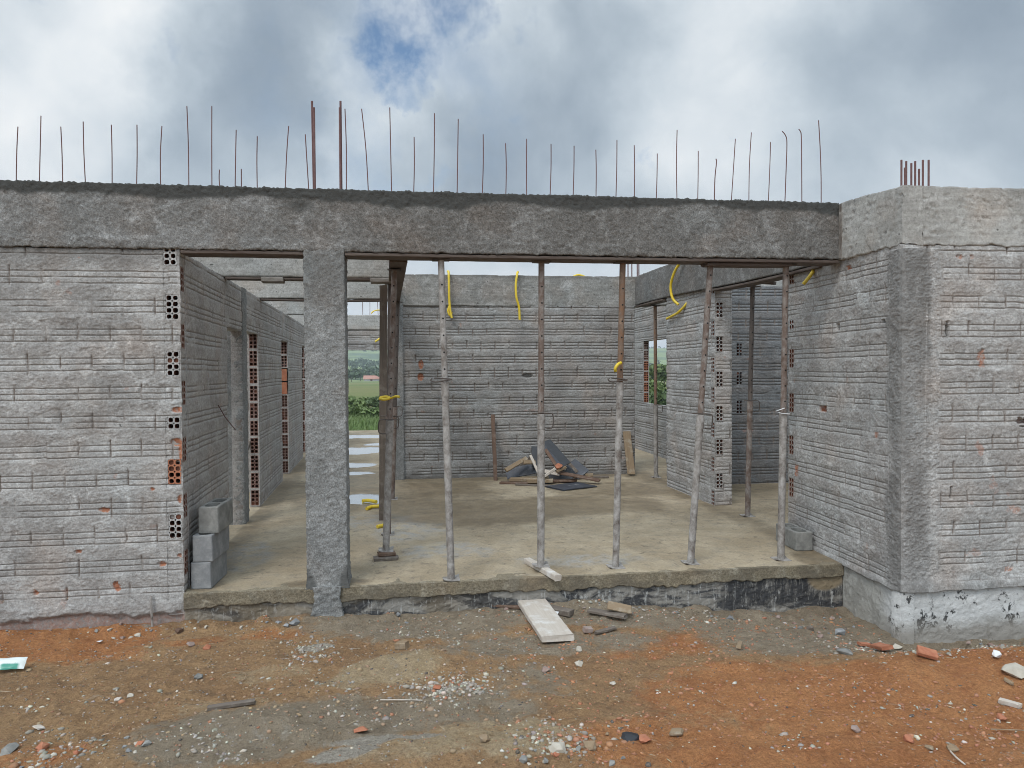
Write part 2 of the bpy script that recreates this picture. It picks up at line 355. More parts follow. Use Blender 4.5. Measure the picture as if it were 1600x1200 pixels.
def spline(pts, n=8):
    pts = [Vector(p) for p in pts]; out = []
    for i in range(len(pts)-1):
        p0 = pts[max(i-1, 0)]; p1 = pts[i]; p2 = pts[i+1]; p3 = pts[min(i+2, len(pts)-1)]
        for k in range(n):
            t = k/n
            out.append(0.5*((2*p1)+(p2-p0)*t+(2*p0-5*p1+4*p2-p3)*t*t+(3*p1-p0-3*p2+p3)*t**3))
    out.append(pts[-1]); return out

# ------------------------------------------------------------------ the house
house = thing('unfinished_house', 'unfinished grey house of mortar washed hollow blocks with concrete beams and upright rebar', 'building', (0.9, 5.45, 0))

def ribbed(u, v, seed, depth=.0085, sig=.0032, fill=.5, zoff=0.0, ribz0=-.02, amp=1.0):
    wob = .006*(fbm(u*.9, v*.5, seed, 2)-.5)*2 + .0018*(vn(u*5, v*2, seed+3)-.5)*2
    vv = v + wob + zoff
    k = np.floor(vv/.2); t = vv - k*.2
    rnd = .0018*(vn(u*16, v*9, seed+5)-.5)*2
    row = _hash(k, k*0+3, seed+7)
    j0 = u/.205 + .5*np.mod(k, 2) + .12*row
    ju = np.floor(j0+.5); jb = np.floor(j0); du = (j0-ju)*.205 + .003*(vn(v*30, ju, seed+17)-.5)*2
    tilt = .005*(_hash(jb, k, seed+9)-.5)*(j0-jb-.5)*2 + .003*(_hash(jb, k, seed+10)-.5)
    g = 0
    for tg in (.060, .101, .142):
        keep = sst(fill-.20, fill+.06, fbm(u*4.3+tg*91, k*3.7+tg*31, seed+11, 3)*.6 + .28*vn(u*13, k*9+tg*50, seed+13) + .16*_hash(jb, k*3+np.floor(tg*30), seed+14))
        g = np.maximum(g, np.exp(-((t-tg+rnd+tilt)/sig)**2)*keep)
    pres = sst(.16, .40, _hash(ju, k, seed+19)*.75 + .25*vn(v*9, ju*3.3, seed+23))
    lo = .03+.05*_hash(ju, k, seed+29); hi = .14+.05*_hash(ju, k, seed+37)
    gj = 1.7*np.exp(-(du/(sig*1.3))**2)*sst(lo-.02, lo+.02, t)*(1-sst(hi-.02, hi+.02, t))*pres
    g = np.where(v > ribz0, np.maximum(g, gj), 0)
    inblock = sst(.025, .05, t)*(1-sst(.15, .175, t))
    blk = .0035*(_hash(jb, k, seed+39)-.5)*inblock
    smear = (1-inblock)*(.0008+.003*sst(.45, .65, fbm(u*11, v*16, seed+41, 3)))
    rough = .0022*(fbm(u*26, v*32, seed+43, 3)-.5)*1.6 + .0024*(vn(u*80, v*85, seed+47)-.5)*2 + .0022*(vn(u*150, v*150, seed+48)-.5)*2
    splm = sst(.42, .62, fbm(u*1.9, v*2.3, seed+57, 3))
    spl = sst(.58, .76, fbm(u*19, v*25, seed+59, 3))*.0045*splm
    cover = sst(.66, .73, fbm(u*2.6+4, v*3.4, seed+53, 4))
    g = g*(1-.75*cover)
    h = amp*1.05*(smear+(rough+spl*(1-.6*g))*(.80-.38*inblock)+blk+.003*cover)-depth*g
    g = np.maximum(g, (1-inblock)*(.10+.30*sst(.40, .66, fbm(u*5, v*7, seed+63, 4))))
    red = .6*sst(.88, .91, fbm(u*7.1+3, v*8.3, seed+61, 3)+.07*vn(u*60, v*60, seed+67))*.7
    return h, g, red
def roughcast(u, v, seed, amp=1.0):
    a = fbm(u*9, v*9, seed, 2); b = fbm(u*34, v*36, seed+5, 3); c = vn(u*95, v*95, seed+9); c2 = vn(u*160, v*160, seed+10)
    spl = sst(.58, .74, fbm(u*24, v*28, seed+13, 3))
    return amp*(.0022*(a-.5)*2 + .0032*(b-.5)*2 + .0036*(c-.5)*2 + .0026*(c2-.5)*2 + .005*spl + .003*(fbm(u*2, v*2, seed+21, 2)-.5))

def edge_e(z, seed): return .007*(fbm(z*9, z*0, seed, 3)-.5)*2 + .004*(vn(z*40, z*0, seed+3)-.5)*2

def wall(name, p0, p1, z0, z1, mat, n, du=.01, dv=.005, thick=.14, style='ribbed', openings=(), blocks=(), seed=1,
         corner0=None, corner1=None, style_kw={}, modify=None, uvals=None, parent=None, label=None, topjag=.006, nocap=(), botjag=0):
    """one masonry wall: a relief sheet with its openings cut out, returned to the wall's thickness, with a back face"""
    p0 = np.array(p0, float); p1 = np.array(p1, float); L = np.linalg.norm(p1-p0); d = (p1-p0)/L; n = np.array([n[0], n[1]], float)
    n = n - d*(n@d); n /= np.linalg.norm(n)
    U = uvals if uvals is not None else np.linspace(0, L, max(2, int(L/du)+1)); V = np.linspace(z0, z1, max(2, int((z1-z0)/dv)+1))
    def snap(arr, x): arr[np.argmin(np.abs(arr-x))] = x
    U = U.copy(); V = V.copy()
    for (a, b, c, e) in openings:
        for x in (a, b):
            if U[0] < x < U[-1]: snap(U, x)
        for x in (c, e):
            if V[0] < x < V[-1]: snap(V, x)
    nu, nv = len(U), len(V)
    u, v = np.meshgrid(U, V)
    if style == 'ribbed': h, g, red = ribbed(u, v, seed, **style_kw)
    else:
        h = roughcast(u, v, seed, **style_kw); g = np.zeros_like(h); red = np.zeros_like(h)
    stain = np.zeros_like(h)
    if modify is not None: h, g, red, stain = modify(u, v, h, g, red, stain)
    X = np.empty(h.shape+(3,))
    off = h[..., None]*np.array([n[0], n[1], 0])
    for cn, end in ((corner0, 0), (corner1, L)):
        if cn is None: continue
        n2, es = cn; n2 = np.array(n2, float); n2 /= np.linalg.norm(n2)
        w = (1-sst(0, .03, np.abs(u-end)))[..., None]
        e = edge_e(v, es)[..., None]
        off = off*(1-w) + w*(e*np.array([n[0], n[1], 0]) + e*np.array([n2[0], n2[1], 0]))
    X[..., 0] = p0[0]+d[0]*u; X[..., 1] = p0[1]+d[1]*u; X[..., 2] = v
    X += off
    X[-1, :, 2] += topjag*(fbm(U*8, U*0, seed+71, 3)-.5)*2
    if botjag: X[0, :, 2] -= botjag*(fbm(U*9, U*0, seed+73, 4)-.25); X[1, :, 2] -= botjag*.7*(fbm(U*9, U*0, seed+73, 4)-.25)
    uc = (U[:-1]+U[1:])/2; vc = (V[:-1]+V[1:])/2
    UC, VC = np.meshgrid(uc, vc)
    keep = np.ones(UC.shape, bool)
    for (a, b, c, e) in list(openings): keep &= ~((UC > a) & (UC < b) & (VC > c) & (VC < e))
    for bl in blocks:
        a, c = bl[0], bl[1]; rows = bl[3] if len(bl) > 3 else 4
        hh = .0218*rows
        keep &= ~((np.abs(UC-a) < .040) & (np.abs(VC-c) < hh-.002))
    idx = np.arange(nu*nv).reshape(nv, nu)
    q = np.stack([idx[:-1, :-1], idx[:-1, 1:], idx[1:, 1:], idx[1:, :-1]], -1)
    # orientation so that normals face n
    flip = np.cross(np.array([d[0], d[1], 0]), np.array([0, 0, 1]))[:2] @ n < 0
    faces = q[keep]
    if flip: faces = faces[:, ::-1]
    # boundary edges -> returns to the back plane
    e = np.concatenate([faces[:, [0, 1]], faces[:, [1, 2]], faces[:, [2, 3]], faces[:, [3, 0]]])
    key = np.sort(e, 1); kk = key[:, 0].astype(np.int64)*(nu*nv)+key[:, 1]
    un, inv, cnt = np.unique(kk, return_inverse=True, return_counts=True)
    be = e[cnt[inv] == 1]
    ci = be % nu
    if corner0 is not None: be = be[~((ci == 0).all(1))]; ci = be % nu
    if corner1 is not None: be = be[~((ci == nu-1).all(1))]
    for uo in nocap:
        on = np.abs(U[be % nu]-uo) < 1e-6; inn = (be // nu > 0)
        be = be[~(on.all(1) & (V[be // nu] > -.02).all(1))]
    P = X.reshape(-1, 3)
    bv = np.unique(be); mp = -np.ones(nu*nv, dtype=np.int64); mp[bv] = np.arange(len(bv))+nu*nv
    B = P[bv].copy()
    hv = np.zeros(nu*nv); base = np.stack([p0[0]+d[0]*u, p0[1]+d[1]*u], -1).reshape(-1, 2)
    B[:, :2] = base[bv] - n*thick
    rf = np.stack([be[:, 1], be[:, 0], mp[be[:, 0]], mp[be[:, 1]]], -1)
    # back face from the rectangles between openings
    us = sorted({0.0, L, *[x for o_ in openings for x in o_[:2] if 0 < x < L]}); vs = sorted({z0, z1, *[x for o_ in openings for x in o_[2:4] if z0 < x < z1]})
    bvz = []; bf = []
    for i in range(len(us)-1):
        for j in range(len(vs)-1):
            um = (us[i]+us[i+1])/2; vm = (vs[j]+vs[j+1])/2
            if any(a < um < b and c < vm < e_ for (a, b, c, e_) in openings): continue
            k0 = len(bvz)
            for (uu, vv) in ((us[i], vs[j]), (us[i], vs[j+1]), (us[i+1], vs[j+1]), (us[i+1], vs[j])):
                bvz.append((p0[0]+d[0]*uu-n[0]*thick, p0[1]+d[1]*uu-n[1]*thick, vv))
            bf.append((k0, k0+1, k0+2, k0+3))
    nb = len(P)+len(B)
    allv = np.concatenate([P, B, np.array(bvz)]); allf = np.concatenate([faces, rf, np.array(bf)+nb])
    z_ = np.zeros(len(allv)-nu*nv)
    # vertices of the returns take the relief's own tone
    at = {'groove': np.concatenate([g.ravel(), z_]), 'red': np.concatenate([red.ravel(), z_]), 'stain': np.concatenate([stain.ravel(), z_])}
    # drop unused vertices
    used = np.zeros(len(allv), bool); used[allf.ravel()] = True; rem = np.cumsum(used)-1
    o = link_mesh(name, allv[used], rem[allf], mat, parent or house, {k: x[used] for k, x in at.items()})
    if label: o['label'] = label
    for bl in blocks:
        rows = bl[3] if len(bl) > 3 else 4; kind = bl[2] if len(bl) > 2 else 'grey'
        c = np.array([p0[0]+d[0]*bl[0]+n[0]*.002, p0[1]+d[1]*bl[0]+n[1]*.002, bl[1]])
        hollow_block(c, (d[0], d[1], 0), (n[0], n[1], 0), o, kind, rows, seed)
    o['_dummy'] = 0; del o['_dummy']
    return o

def hollow_block(c, d, n, parent, kind='grey', rows=4, seed=0, frame=False):
    """open end of a clay block: 2 columns of rounded holes with real depth"""
    mb = MB(); d = Vector(d); n = Vector(n); zz = Vector((0, 0, 1)); c = Vector(c)
    cw, chh = .043, .0435
    for i in range(2):
        for j in range(rows):
            cx = (i-.5)*cw; cy = (j-(rows-1)/2)*chh
            out = []; inn = []; dep_ = .10 if random.random() > .10 else random.uniform(.004, .015); rj = random.uniform(.88, 1.06)
            for k in range(16):
                a = 2*math.pi*(k+.5)/16; ca, sa = math.cos(a), math.sin(a); m = max(abs(ca), abs(sa))
                out.append((cx+ca/m*cw/2, cy+sa/m*chh/2))
                sq = (abs(ca)**3.2+abs(sa)**3.2)**(-1/3.2)
                jx = random.uniform(-.0008, .0008)
                inn.append((cx+ca*sq*(.0165+jx)*rj, cy+sa*sq*(.0165+jx)*rj))
            P = lambda q, dep: c + d*q[0] + zz*q[1] - n*dep
            vs = [P(q, 0) for q in out]+[P(q, 0) for q in inn]+[P(q, dep_) for q in inn]
            mb.add(vs, [(k, (k+1) % 16, 16+(k+1) % 16, 16+k) for k in range(16)], 0)
            mb.add(vs, [(16+k, 16+(k+1) % 16, 32+(k+1) % 16, 32+k) for k in range(16)]+[tuple(range(32, 48))], 1)
    W = cw; H_ = chh*rows/2
    r_ = [c-d*W-zz*H_, c+d*W-zz*H_, c+d*W+zz*H_, c-d*W+zz*H_]
    mb.add(r_+[q-n*.02 for q in r_], [(0, 1, 5, 4), (1, 2, 6, 5), (2, 3, 7, 6), (3, 0, 4, 7)], 0)
    if frame:
        for s_ in (-1, 1):
            mb.add([c-d*.056+zz*s_*H_, c+d*.056+zz*s_*H_, c+d*.056+zz*s_*.101, c-d*.056+zz*s_*.101], [(0, 1, 2, 3)], 2)
            mb.add([c+d*s_*W-zz*H_, c+d*s_*.056-zz*H_, c+d*s_*.056+zz*H_, c+d*s_*W+zz*H_], [(0, 1, 2, 3)], 2)
    wm = parent.data.materials[0] if kind == 'grey' else MAT['clay_dusty'] if kind == 'dusty' else MAT['clay_old'] if kind == 'old' else MAT['clay']
    # world coords -> parent's parent space (both share the house origin)
    vs = [Vector(v)-Vector(house.location) for v in mb.v]
    me = bpy.data.meshes.new('hollow_block'); me.from_pydata([tuple(v) for v in vs], [], mb.f); me.update()
    me.materials.append(wm); me.materials.append(MAT['clay_in']); me.materials.append(parent.data.materials[0])
    me.polygons.foreach_set('material_index', mb.m)
    o = bpy.data.objects.new('hollow_block', me); COL.objects.link(o); o.parent = parent
    return o

def prism(name, loop, axis0, axis1, along, mat, ds=.01, dl=.012, seed=1, amp=1.0, modify=None, style='rough', parent=None, top=None):
    """closed cross-section 'loop' (2D points) swept from axis0 to axis1; along: 'x','y','z'; relief on every side"""
    pts = []; nr = []
    k = len(loop)
    area = sum(loop[i][0]*loop[(i+1) % k][1]-loop[(i+1) % k][0]*loop[i][1] for i in range(k))
    if area < 0: loop = loop[::-1]
    for i in range(k):
        a = np.array(loop[i], float); b = np.array(loop[(i+1) % k], float); L = np.linalg.norm(b-a); m = max(2, int(L/ds))
        t = (b-a)/L; nn = np.array([t[1], -t[0]])
        for q in range(m):
            w = (b-a)*q/m; pts.append(a+w)
            nv_ = nn
            if q == 0:
                pa = np.array(loop[i-1], float); tp = (a-pa)/np.linalg.norm(a-pa); nv_ = nn+np.array([tp[1], -tp[0]])
            nr.append(nv_)
    pts = np.array(pts); nr = np.array(nr); npt = len(pts)
    sarc = np.concatenate([[0], np.cumsum(np.linalg.norm(np.diff(np.vstack([pts, pts[:1]]), axis=0), axis=1))])[:-1]
    A = np.linspace(axis0, axis1, max(2, int(abs(axis1-axis0)/dl)+1)); na = len(A)
    S_, T_ = np.meshgrid(sarc, A)
    if style == 'rough': h = roughcast(S_, T_, seed, amp)
    else: h = amp*(.003*(fbm(S_*5, T_*3, seed, 4)-.5)*2+.0015*(fbm(S_*40, T_*12, seed+3, 3)-.5)*2 - .004*sst(.72, .78, fbm(S_*28, T_*28, seed+9, 2)))
    Pq = pts[None]+nr[None]*h[..., None]
    X = np.empty((na, npt, 3))
    ia = {'x': (0, 1, 2), 'y': (1, 0, 2), 'z': (2, 0, 1)}[along]
    X[..., ia[0]] = A[:, None]; X[..., ia[1]] = Pq[..., 0]; X[..., ia[2]] = Pq[..., 1]
    stain = np.zeros((na, npt))
    if modify is not None: X, stain = modify(X, stain)
    idx = np.arange(na*npt).reshape(na, npt); nx = np.roll(idx, -1, 1)
    q = np.stack([idx[:-1], nx[:-1], nx[1:], idx[1:]], -1).reshape(-1, 4)
    if along in ('x', 'z'): pass
    else: q = q[:, ::-1]
    if axis1 < axis0: q = q[:, ::-1]
    V = X.reshape(-1, 3)
    # end caps as fans
    c0 = V[:npt].mean(0); c1 = V[-npt:].mean(0); n0 = len(V)
    V = np.vstack([V, c0, c1])
    f0 = np.stack([idx[0], np.full(npt, n0), np.full(npt, n0), nx[0]], -1); f1 = np.stack([idx[-1], nx[-1], np.full(npt, n0+1), np.full(npt, n0+1)], -1)
    me_f = [tuple(x) for x in q]
    tri = [(int(idx[0, (i+1) % npt]), int(idx[0, i]), n0) for i in range(npt)] + [(int(idx[-1, i]), int(idx[-1, (i+1) % npt]), n0+1) for i in range(npt)]
    st = np.concatenate([stain.ravel(), [0, 0]])
    # quads (numpy) + tris: build through from_pydata only for the caps by degenerate-free split
    o = link_mesh(name, V, q, mat, parent or house, {'stain': st})
    cap = link_mesh('cap', V[np.unique(np.array(tri))], [tuple(np.searchsorted(np.unique(np.array(tri)), t)) for t in tri], mat, parent or house)
    import bmesh
    bm = bmesh.new(); bm.from_mesh(o.data); bm.from_mesh(cap.data); bm.to_mesh(o.data); bm.free()
    cm = cap.data; bpy.data.objects.remove(cap); bpy.data.meshes.remove(cm)
    return o

Y0 = 5.45
# --- front left wall
def nonuni(*segs):
    out = [np.array([segs[0][0]])]
    for a, b, d in segs: out.append(np.linspace(a, b, max(2, int((b-a)/d)+1))[1:])
    return np.concatenate(out)
LX0 = -4.6; LX1 = -1.575
bx = (272-800)
zl = [ony(272, y, Y0)[2] for y in (480, 568, 737, 822)]
ub = ony(272.5, 700, Y0)[0]-LX0
blocksL = [(ub, zl[0], 'grey'), (ub, zl[1], 'grey'), (ub, zl[2], 'clay'), (ub, zl[3], 'grey'), (ub, ony(275, 661, Y0)[2], 'grey', 2), (ub-.01, ony(271, 400, Y0)[2], 'grey', 3)]
def pxzone(px, py, rx, ry, u, v, X0, y=Y0, sgn=1):
    c = ony(px, py, y); return ((u-(c[0]-X0))/rx)**2+((v-c[2])/ry)**2
def modL(u, v, h, g, red, stain):
    nz = fbm(u*5, v*5, 91, 4)
    for (px, py, rx, ry) in ((280, 640, .045, .022), (277, 692, .05, .03), (283, 705, .02, .06), (281, 780, .015, .04), (164, 797, .03, .015), (183, 916, .025, .035), (56, 925, .02, .02), (281, 868, .018, .02), (251, 881, .03, .018), (122, 862, .018, .012), (237, 765, .015, .01)):
        m = 1-sst(.5, 1.1, pxzone(px, py, rx, ry, u, v, LX0)+(nz-.5)*1.6+(fbm(u*34, v*34, 94, 4)-.5)*(4.0 if px < 260 else 1.0))
        red = np.maximum(red, m*1.9); h = h-.012*m
    low = 1-sst(-.10, -.02, v+.05*(nz-.5))
    h = h+low*.012*fbm(u*8, v*8, 77, 3)
    foot = 1-sst(-.15, -.11, v+.11*(fbm(u*3, v*3, 78, 4)-.5)+.05*(fbm(u*16, v*12, 79, 3)-.5)); h = h-.025*foot; red = np.maximum(red, foot*.5); stain = np.maximum(stain, .35*foot); g = g*(1-foot)
    stain = np.maximum(stain, .45*sst(2.24, 2.36, v+.08*(nz-.5)))  # darker towards the top of the wall
    pa = sst(.62, .72, fbm(u*1.6+9, v*2.4, 95, 4)); stain = np.maximum(stain, .22*pa)
    return h, g, red, stain
wall('wall', (LX0, Y0), (LX1, Y0), -.36, 2.41, MAT['wall'], (0, -1), seed=11, uvals=nonuni((0, 1.7, .04), (1.7, LX1-LX0, .008)), dv=.0045,
     thick=.13, blocks=blocksL, corner1=((1, 0), 5), modify=modL, style_kw=dict(fill=.12, zoff=.2-((zl[0]-.1) % .2)))
# --- passage wall running back, four door openings
def PX(y): return LX1-.038*(y-Y0)
pd = np.array([PX(17.2)-LX1, 17.2-Y0]); pl = np.linalg.norm(pd)/(17.2-Y0)
def PU(y): return (y-Y0)*pl
ops = [(PU(7.04), PU(7.80), -.1, 1.96), (PU(8.0), PU(8.80), -.1, 1.98), (PU(10.85), PU(11.57), -.1, 2.0), (PU(13.7), PU(14.5), -.1, 2.02)]
zo = .2-((zl[0]-.1) % .2)
pb = [(.055, zl[0]-.2+.4*0-.2*k*2, 'dusty') for k in range(0, 6) if zl[0]-.2-.4*k > .02] + [(.055, zl[0]+.2, 'dusty')]
def modP(u, v, h, g, red, stain):
    col = np.exp(-((u-PU(6.95))/.006)**2)*(v > 2.0); h = h-.012*col
    return h, g, red, stain
passage = wall('wall', (LX1, Y0), (PX(17.2), 17.2), -.15, 2.41, MAT['wall_in'], (1, 0), seed=23, uvals=nonuni((0, 3.4, .014), (3.4, 6.5, .025), (6.5, PU(17.2), .05)), dv=.006,
     thick=.11, blocks=pb, corner0=((0, -1), 5), openings=ops, nocap=(PU(8.80), PU(11.57), PU(14.5)), style_kw=dict(sig=.0045, fill=.14, zoff=zo, amp=.6), modify=modP)
# block ends of the door jambs that face the passage entrance
for (yj, kinds) in ((8.80, 'old'), (11.57, 'old'), (14.5, 'old')):
    for k in range(10):
        if yj > 11 and yj < 12 and k in (6, 7): continue
        hollow_block((PX(yj)-.052, yj-.012, .105+.2*k), (1, 0, 0), (0, -1, 0), passage, kinds, frame=True)
for k in (6, 7):
    mb = MB(); mb.box(PX(11.57)-.09, PX(11.57)-.012, 11.552, 11.6, .01+.2*k, .19+.2*k)
    vs = [Vector(v)-Vector(house.location) for v in mb.v]
    me = bpy.data.meshes.new('clay_block'); me.from_pydata([tuple(v) for v in vs], [], mb.f); me.materials.append(MAT['clay'])
    o = bpy.data.objects.new('clay_block', me); COL.objects.link(o); o.parent = passage
# column in the first doorway, inner partitions behind the doorways
def sq(x0, x1, y0, y1): return [(x0, y0), (x1, y0), (x1, y1), (x0, y1)]
prism('column', sq(-1.86, PX(7.9)+.01, 7.80, 8.0), -.05, 2.41, 'z', MAT['pillar'], ds=.02, dl=.02, seed=31, amp=.8)
wall('wall', (-4.6, 9.9), (PX(9.9)-.12, 9.9), -.1, 2.41, MAT['wall_in'], (0, -1), seed=33, du=.02, dv=.007, style_kw=dict(sig=.005))
wall('wall', (-4.6, 12.6), (PX(12.6)-.12, 12.6), -.1, 2.41, MAT['wall_in'], (0, -1), seed=34, du=.03, dv=.009, style_kw=dict(sig=.005))
wall('wall', (-4.6, 15.6), (PX(15.6)-.12, 15.6), -.1, 2.41, MAT['wall_in'], (0, -1), seed=35, du=.03, dv=.009, style_kw=dict(sig=.005))
# --- front beam
def modB(X, stain):
    x = X[..., 0]; z = X[..., 2]; y = X[..., 1]
    topz = 2.855+.010*np.sin(x*1.3)
    nz = fbm(x*3, z*3, 41, 4); nz2 = fbm(x*1.1, x*0, 42, 3)
    stain = sst(-.02, .015, z-(2.775+.06*(nz-.5)*2-.05*(nz2-.5)*2)+.012*(vn(x*30, z*30, 46)-.5))
    stain = np.maximum(stain, .9*(1-sst(.3, 1, ((x+.75)/.16)**2+((z-2.72)/.10)**2+(nz-.5)*2)))
    X[..., 2] = np.where(z > 2.8, z+.006*(fbm(x*9, y*9, 43, 3)-.5), z)
    front = y < 5.5
    jag = (z < 2.45) & front
    X[..., 2] = np.where(jag, X[..., 2]+.016*(fbm(x*16, y*6, 44, 3)-.35), X[..., 2])
    X[..., 1] = np.where((z < 2.49) & (z > 2.42) & front, y-.006*fbm(x*12, z*10, 45, 2), X[..., 1])
    return X, stain
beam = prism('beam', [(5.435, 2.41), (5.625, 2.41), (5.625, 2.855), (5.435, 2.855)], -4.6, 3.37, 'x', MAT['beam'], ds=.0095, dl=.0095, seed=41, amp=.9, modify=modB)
beam['label'] = 'dark roughcast front beam with damp top edge'
# --- front pillar, flared foot
def modPil(X, stain):
    z = X[..., 2]; c = np.array([-.588, 5.56]); f = 1+.10*(1-sst(-.05, .10, z))
    X[..., 0] = c[0]+(X[..., 0]-c[0])*f; X[..., 1] = c[1]+(X[..., 1]-c[1])*(1+.04*(1-sst(-.05, .14, z)))
    nz = fbm(X[..., 0]*9, z*9, 52, 3)
    r = ((np.abs(X[..., 0]+.588)-.175)/.10)**2+((z-.02)/.13)**2
    stain = .9*(1-sst(.6, 1.2, r+(nz-.5)*.8))*(X[..., 1] < 5.47)
    stain = np.maximum(stain, .35*sst(1.9, 2.2, z+.3*(nz-.5)))
    return X, stain
prism('pillar', sq(-.732, -.447, 5.432, 5.66), -.012, 2.43, 'z', MAT['pillar'], ds=.0085, dl=.0085, seed=51, amp=.75, modify=modPil)
def modFoot(X, stain):
    z = X[..., 2]; f = .95+.30*np.clip((np.abs(z+.08)/.12), 0, 1.3)
    X[..., 0] = -.588+(X[..., 0]+.588)*f; return X, stain
prism('mortar_foot', sq(-.68, -.50, 5.408, 5.50), -.40, .004, 'z', MAT['pillar'], ds=.01, dl=.01, seed=54, amp=1.2, modify=modFoot)
# --- side beam over the left row of props, cross beams in the passage
def modSBL(X, stain): X[..., 0] += -.029*(X[..., 1]-5.55); return X, stain
prism('beam', [(-.125, 2.41), (.0, 2.41), (.0, 2.86), (-.125, 2.86)], 5.64, 10.62, 'y', MAT['cast'], ds=.025, dl=.03, seed=61, style='cast', modify=modSBL)
b1 = prism('beam', [(6.95, 2.41), (7.07, 2.41), (7.07, 2.88), (6.95, 2.88)], -2.7, -.14, 'x', MAT['cast'], ds=.02, dl=.02, seed=62, style='cast')
prism('beam', [(8.97, 2.41), (9.09, 2.41), (9.09, 2.88), (8.97, 2.88)], -2.8, -.14, 'x', MAT['cast'], ds=.02, dl=.02, seed=63, style='cast')
prism('beam', [(11.7, 2.42), (11.82, 2.42), (11.82, 2.90), (11.7, 2.90)], -3.0, -1.35, 'x', MAT['cast'], ds=.02, dl=.03, seed=64, style='cast')
# --- far wing
prism('beam', [(17.0, 2.48), (17.15, 2.48), (17.15, 2.815), (17.0, 2.815)], -4.2, 2.0, 'x', MAT['cast'], ds=.03, dl=.03, seed=65, style='cast')
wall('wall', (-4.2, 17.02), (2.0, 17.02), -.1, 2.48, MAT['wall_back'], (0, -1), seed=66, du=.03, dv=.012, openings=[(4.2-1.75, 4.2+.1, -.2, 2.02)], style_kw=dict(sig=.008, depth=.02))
# --- back wall of the big room with ring beam and left pilaster
BW0 = (-.075, 10.66); BW1 = (3.33, 10.62)
def modBack(u, v, h, g, red, stain):
    nz = fbm(u*6, v*6, 71, 3)
    for (px, py, rx, ry, dp) in ((658, 570, .035, .07, .02), (657, 589, .045, .06, .03), (824, 587, .07, .03, .03)):
        c = ony(px, py, 10.64); m = 1-sst(.7, 1.2, ((u-(c[0]-BW0[0]))/rx)**2+((v-c[2])/ry)**2+(nz-.5))
        red = np.maximum(red, 2.2*m if py < 600 and px < 700 else 0*m); h = h-dp*m; stain = np.maximum(stain, m*.6 if px > 700 else 0*m)
    stain = np.maximum(stain, .6*(1-sst(.02, .14, v+.1*(nz-.5))))
    stain = np.maximum(stain, .25*sst(.55, .7, fbm(u*1.3, v*1.6, 72, 3)))
    return h, g, red, stain
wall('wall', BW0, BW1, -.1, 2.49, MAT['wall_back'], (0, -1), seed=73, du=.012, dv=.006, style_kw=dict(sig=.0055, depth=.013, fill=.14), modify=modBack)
def modRB(X, stain):
    X[..., 2] = np.where(X[..., 2] > 2.88, X[..., 2]+.012*(fbm(X[..., 0]*7, X[..., 0]*0, 75, 3)-.5), X[..., 2])
    stain = .5*sst(2.86, 2.92, X[..., 2]+.03*(fbm(X[..., 0]*5, X[..., 2]*5, 76, 3)-.5))
    return X, stain
prism('beam', [(10.635, 2.48), (10.80, 2.48), (10.80, 2.925), (10.635, 2.925)], -.205, 3.45, 'x', MAT['cast_in'], ds=.014, dl=.014, seed=74, style='cast', amp=1.6, modify=modRB)
prism('column', sq(-.21, -.066, 10.62, 10.80), -.05, 2.485, 'z', MAT['pillar'], ds=.02, dl=.02, seed=77, amp=.6)
# --- side beam to the right, over the openings
sbp = [(3.385, 5.63), (3.545, 5.63), (3.50, 10.60), (3.34, 10.60)]
def modSB(X, stain):
    y = X[..., 1]; X[..., 0] += -.012*(y-5.63)
    X[..., 2] += (.075-.025*sst(2.43, 2.87, X[..., 2]))*sst(6.2, 10.0, y); return X, stain
prism('beam', [(3.405, 2.43), (3.56, 2.43), (3.56, 2.87), (3.405, 2.87)], 5.63, 10.63, 'y', MAT['beam'], ds=.015, dl=.02, seed=81, modify=modSB, amp=.6)
# --- right building: side wall, corner and front wall, foundation
RC = (3.38, 4.69); RI = (3.452, 6.36)
rl = math.hypot(RI[0]-RC[0], RI[1]-RC[1])
def rz(py, px=1236): return onx(px, py, 3.447)[2]
rb = [(rl-.065, rz(y), 'dusty', r_) for (y, r_) in ((429, 4), (560, 4), (629, 4), (695, 4), (761, 4))] + [(rl-.065, rz(507), 'grey', 2)]
def modR(u, v, h, g, red, stain):
    nz = fbm(u*5, v*5, 82, 4); nf = fbm(u*12, v*12, 84, 3)
    def at(px, py): 
        c = onx(px, py, 3.40); return c[1]-RC[1], c[2]
    for (px, py, rx, ry, rd, dp) in ((1281, 639, .05, .02, 1, .05), (1306, 511, .022, .025, .1, .04), (1382, 502, .02, .012, 0, .03), (1325, 418, .03, .014, .9, .01), (1237, 735, .03, .05, .8, .004), (1372, 680, .02, .02, .6, .003), (1392, 545, .02, .02, 0, .01)):
        a, b = at(px, py); m = 1-sst(.8, 1.2, np.maximum(np.abs(u-a)/rx, np.abs(v-b)/ry)+(nz-.5)*.5)
        red = np.maximum(red, m*rd*1.9); h = h-dp*m; g = g*(1-m); stain = np.maximum(stain, m*.5*(rd < .5))
    cor = 1-sst(.13, .19, u+.08*(nz-.5)); cor = cor*(v < 2.38)
    rgh = roughcast(u, v, 83, .75)+.004
    h = h*(1-cor)+cor*rgh; g = g*(1-cor); red = red*(1-cor)
    stain = np.maximum(stain, cor*(.28+.25*sst(.45, .6, fbm(u*3, v*1.6, 85, 3))))
    low = 1-sst(-.02, .04, v+.05*(nz-.5)); h = h*(1-low)+low*(.010+.008*nf); g = g*(1-low)
    stain = np.maximum(stain, low*.25)
    return h, g, red, stain
wr = wall('wall', RC, RI, -.005, 2.41, MAT['wall'], (-1, 0), seed=87, du=.008, dv=.005, thick=.14, blocks=rb, corner0=((0, -1), 9), botjag=.03, modify=modR, style_kw=dict(fill=.16, zoff=.02))
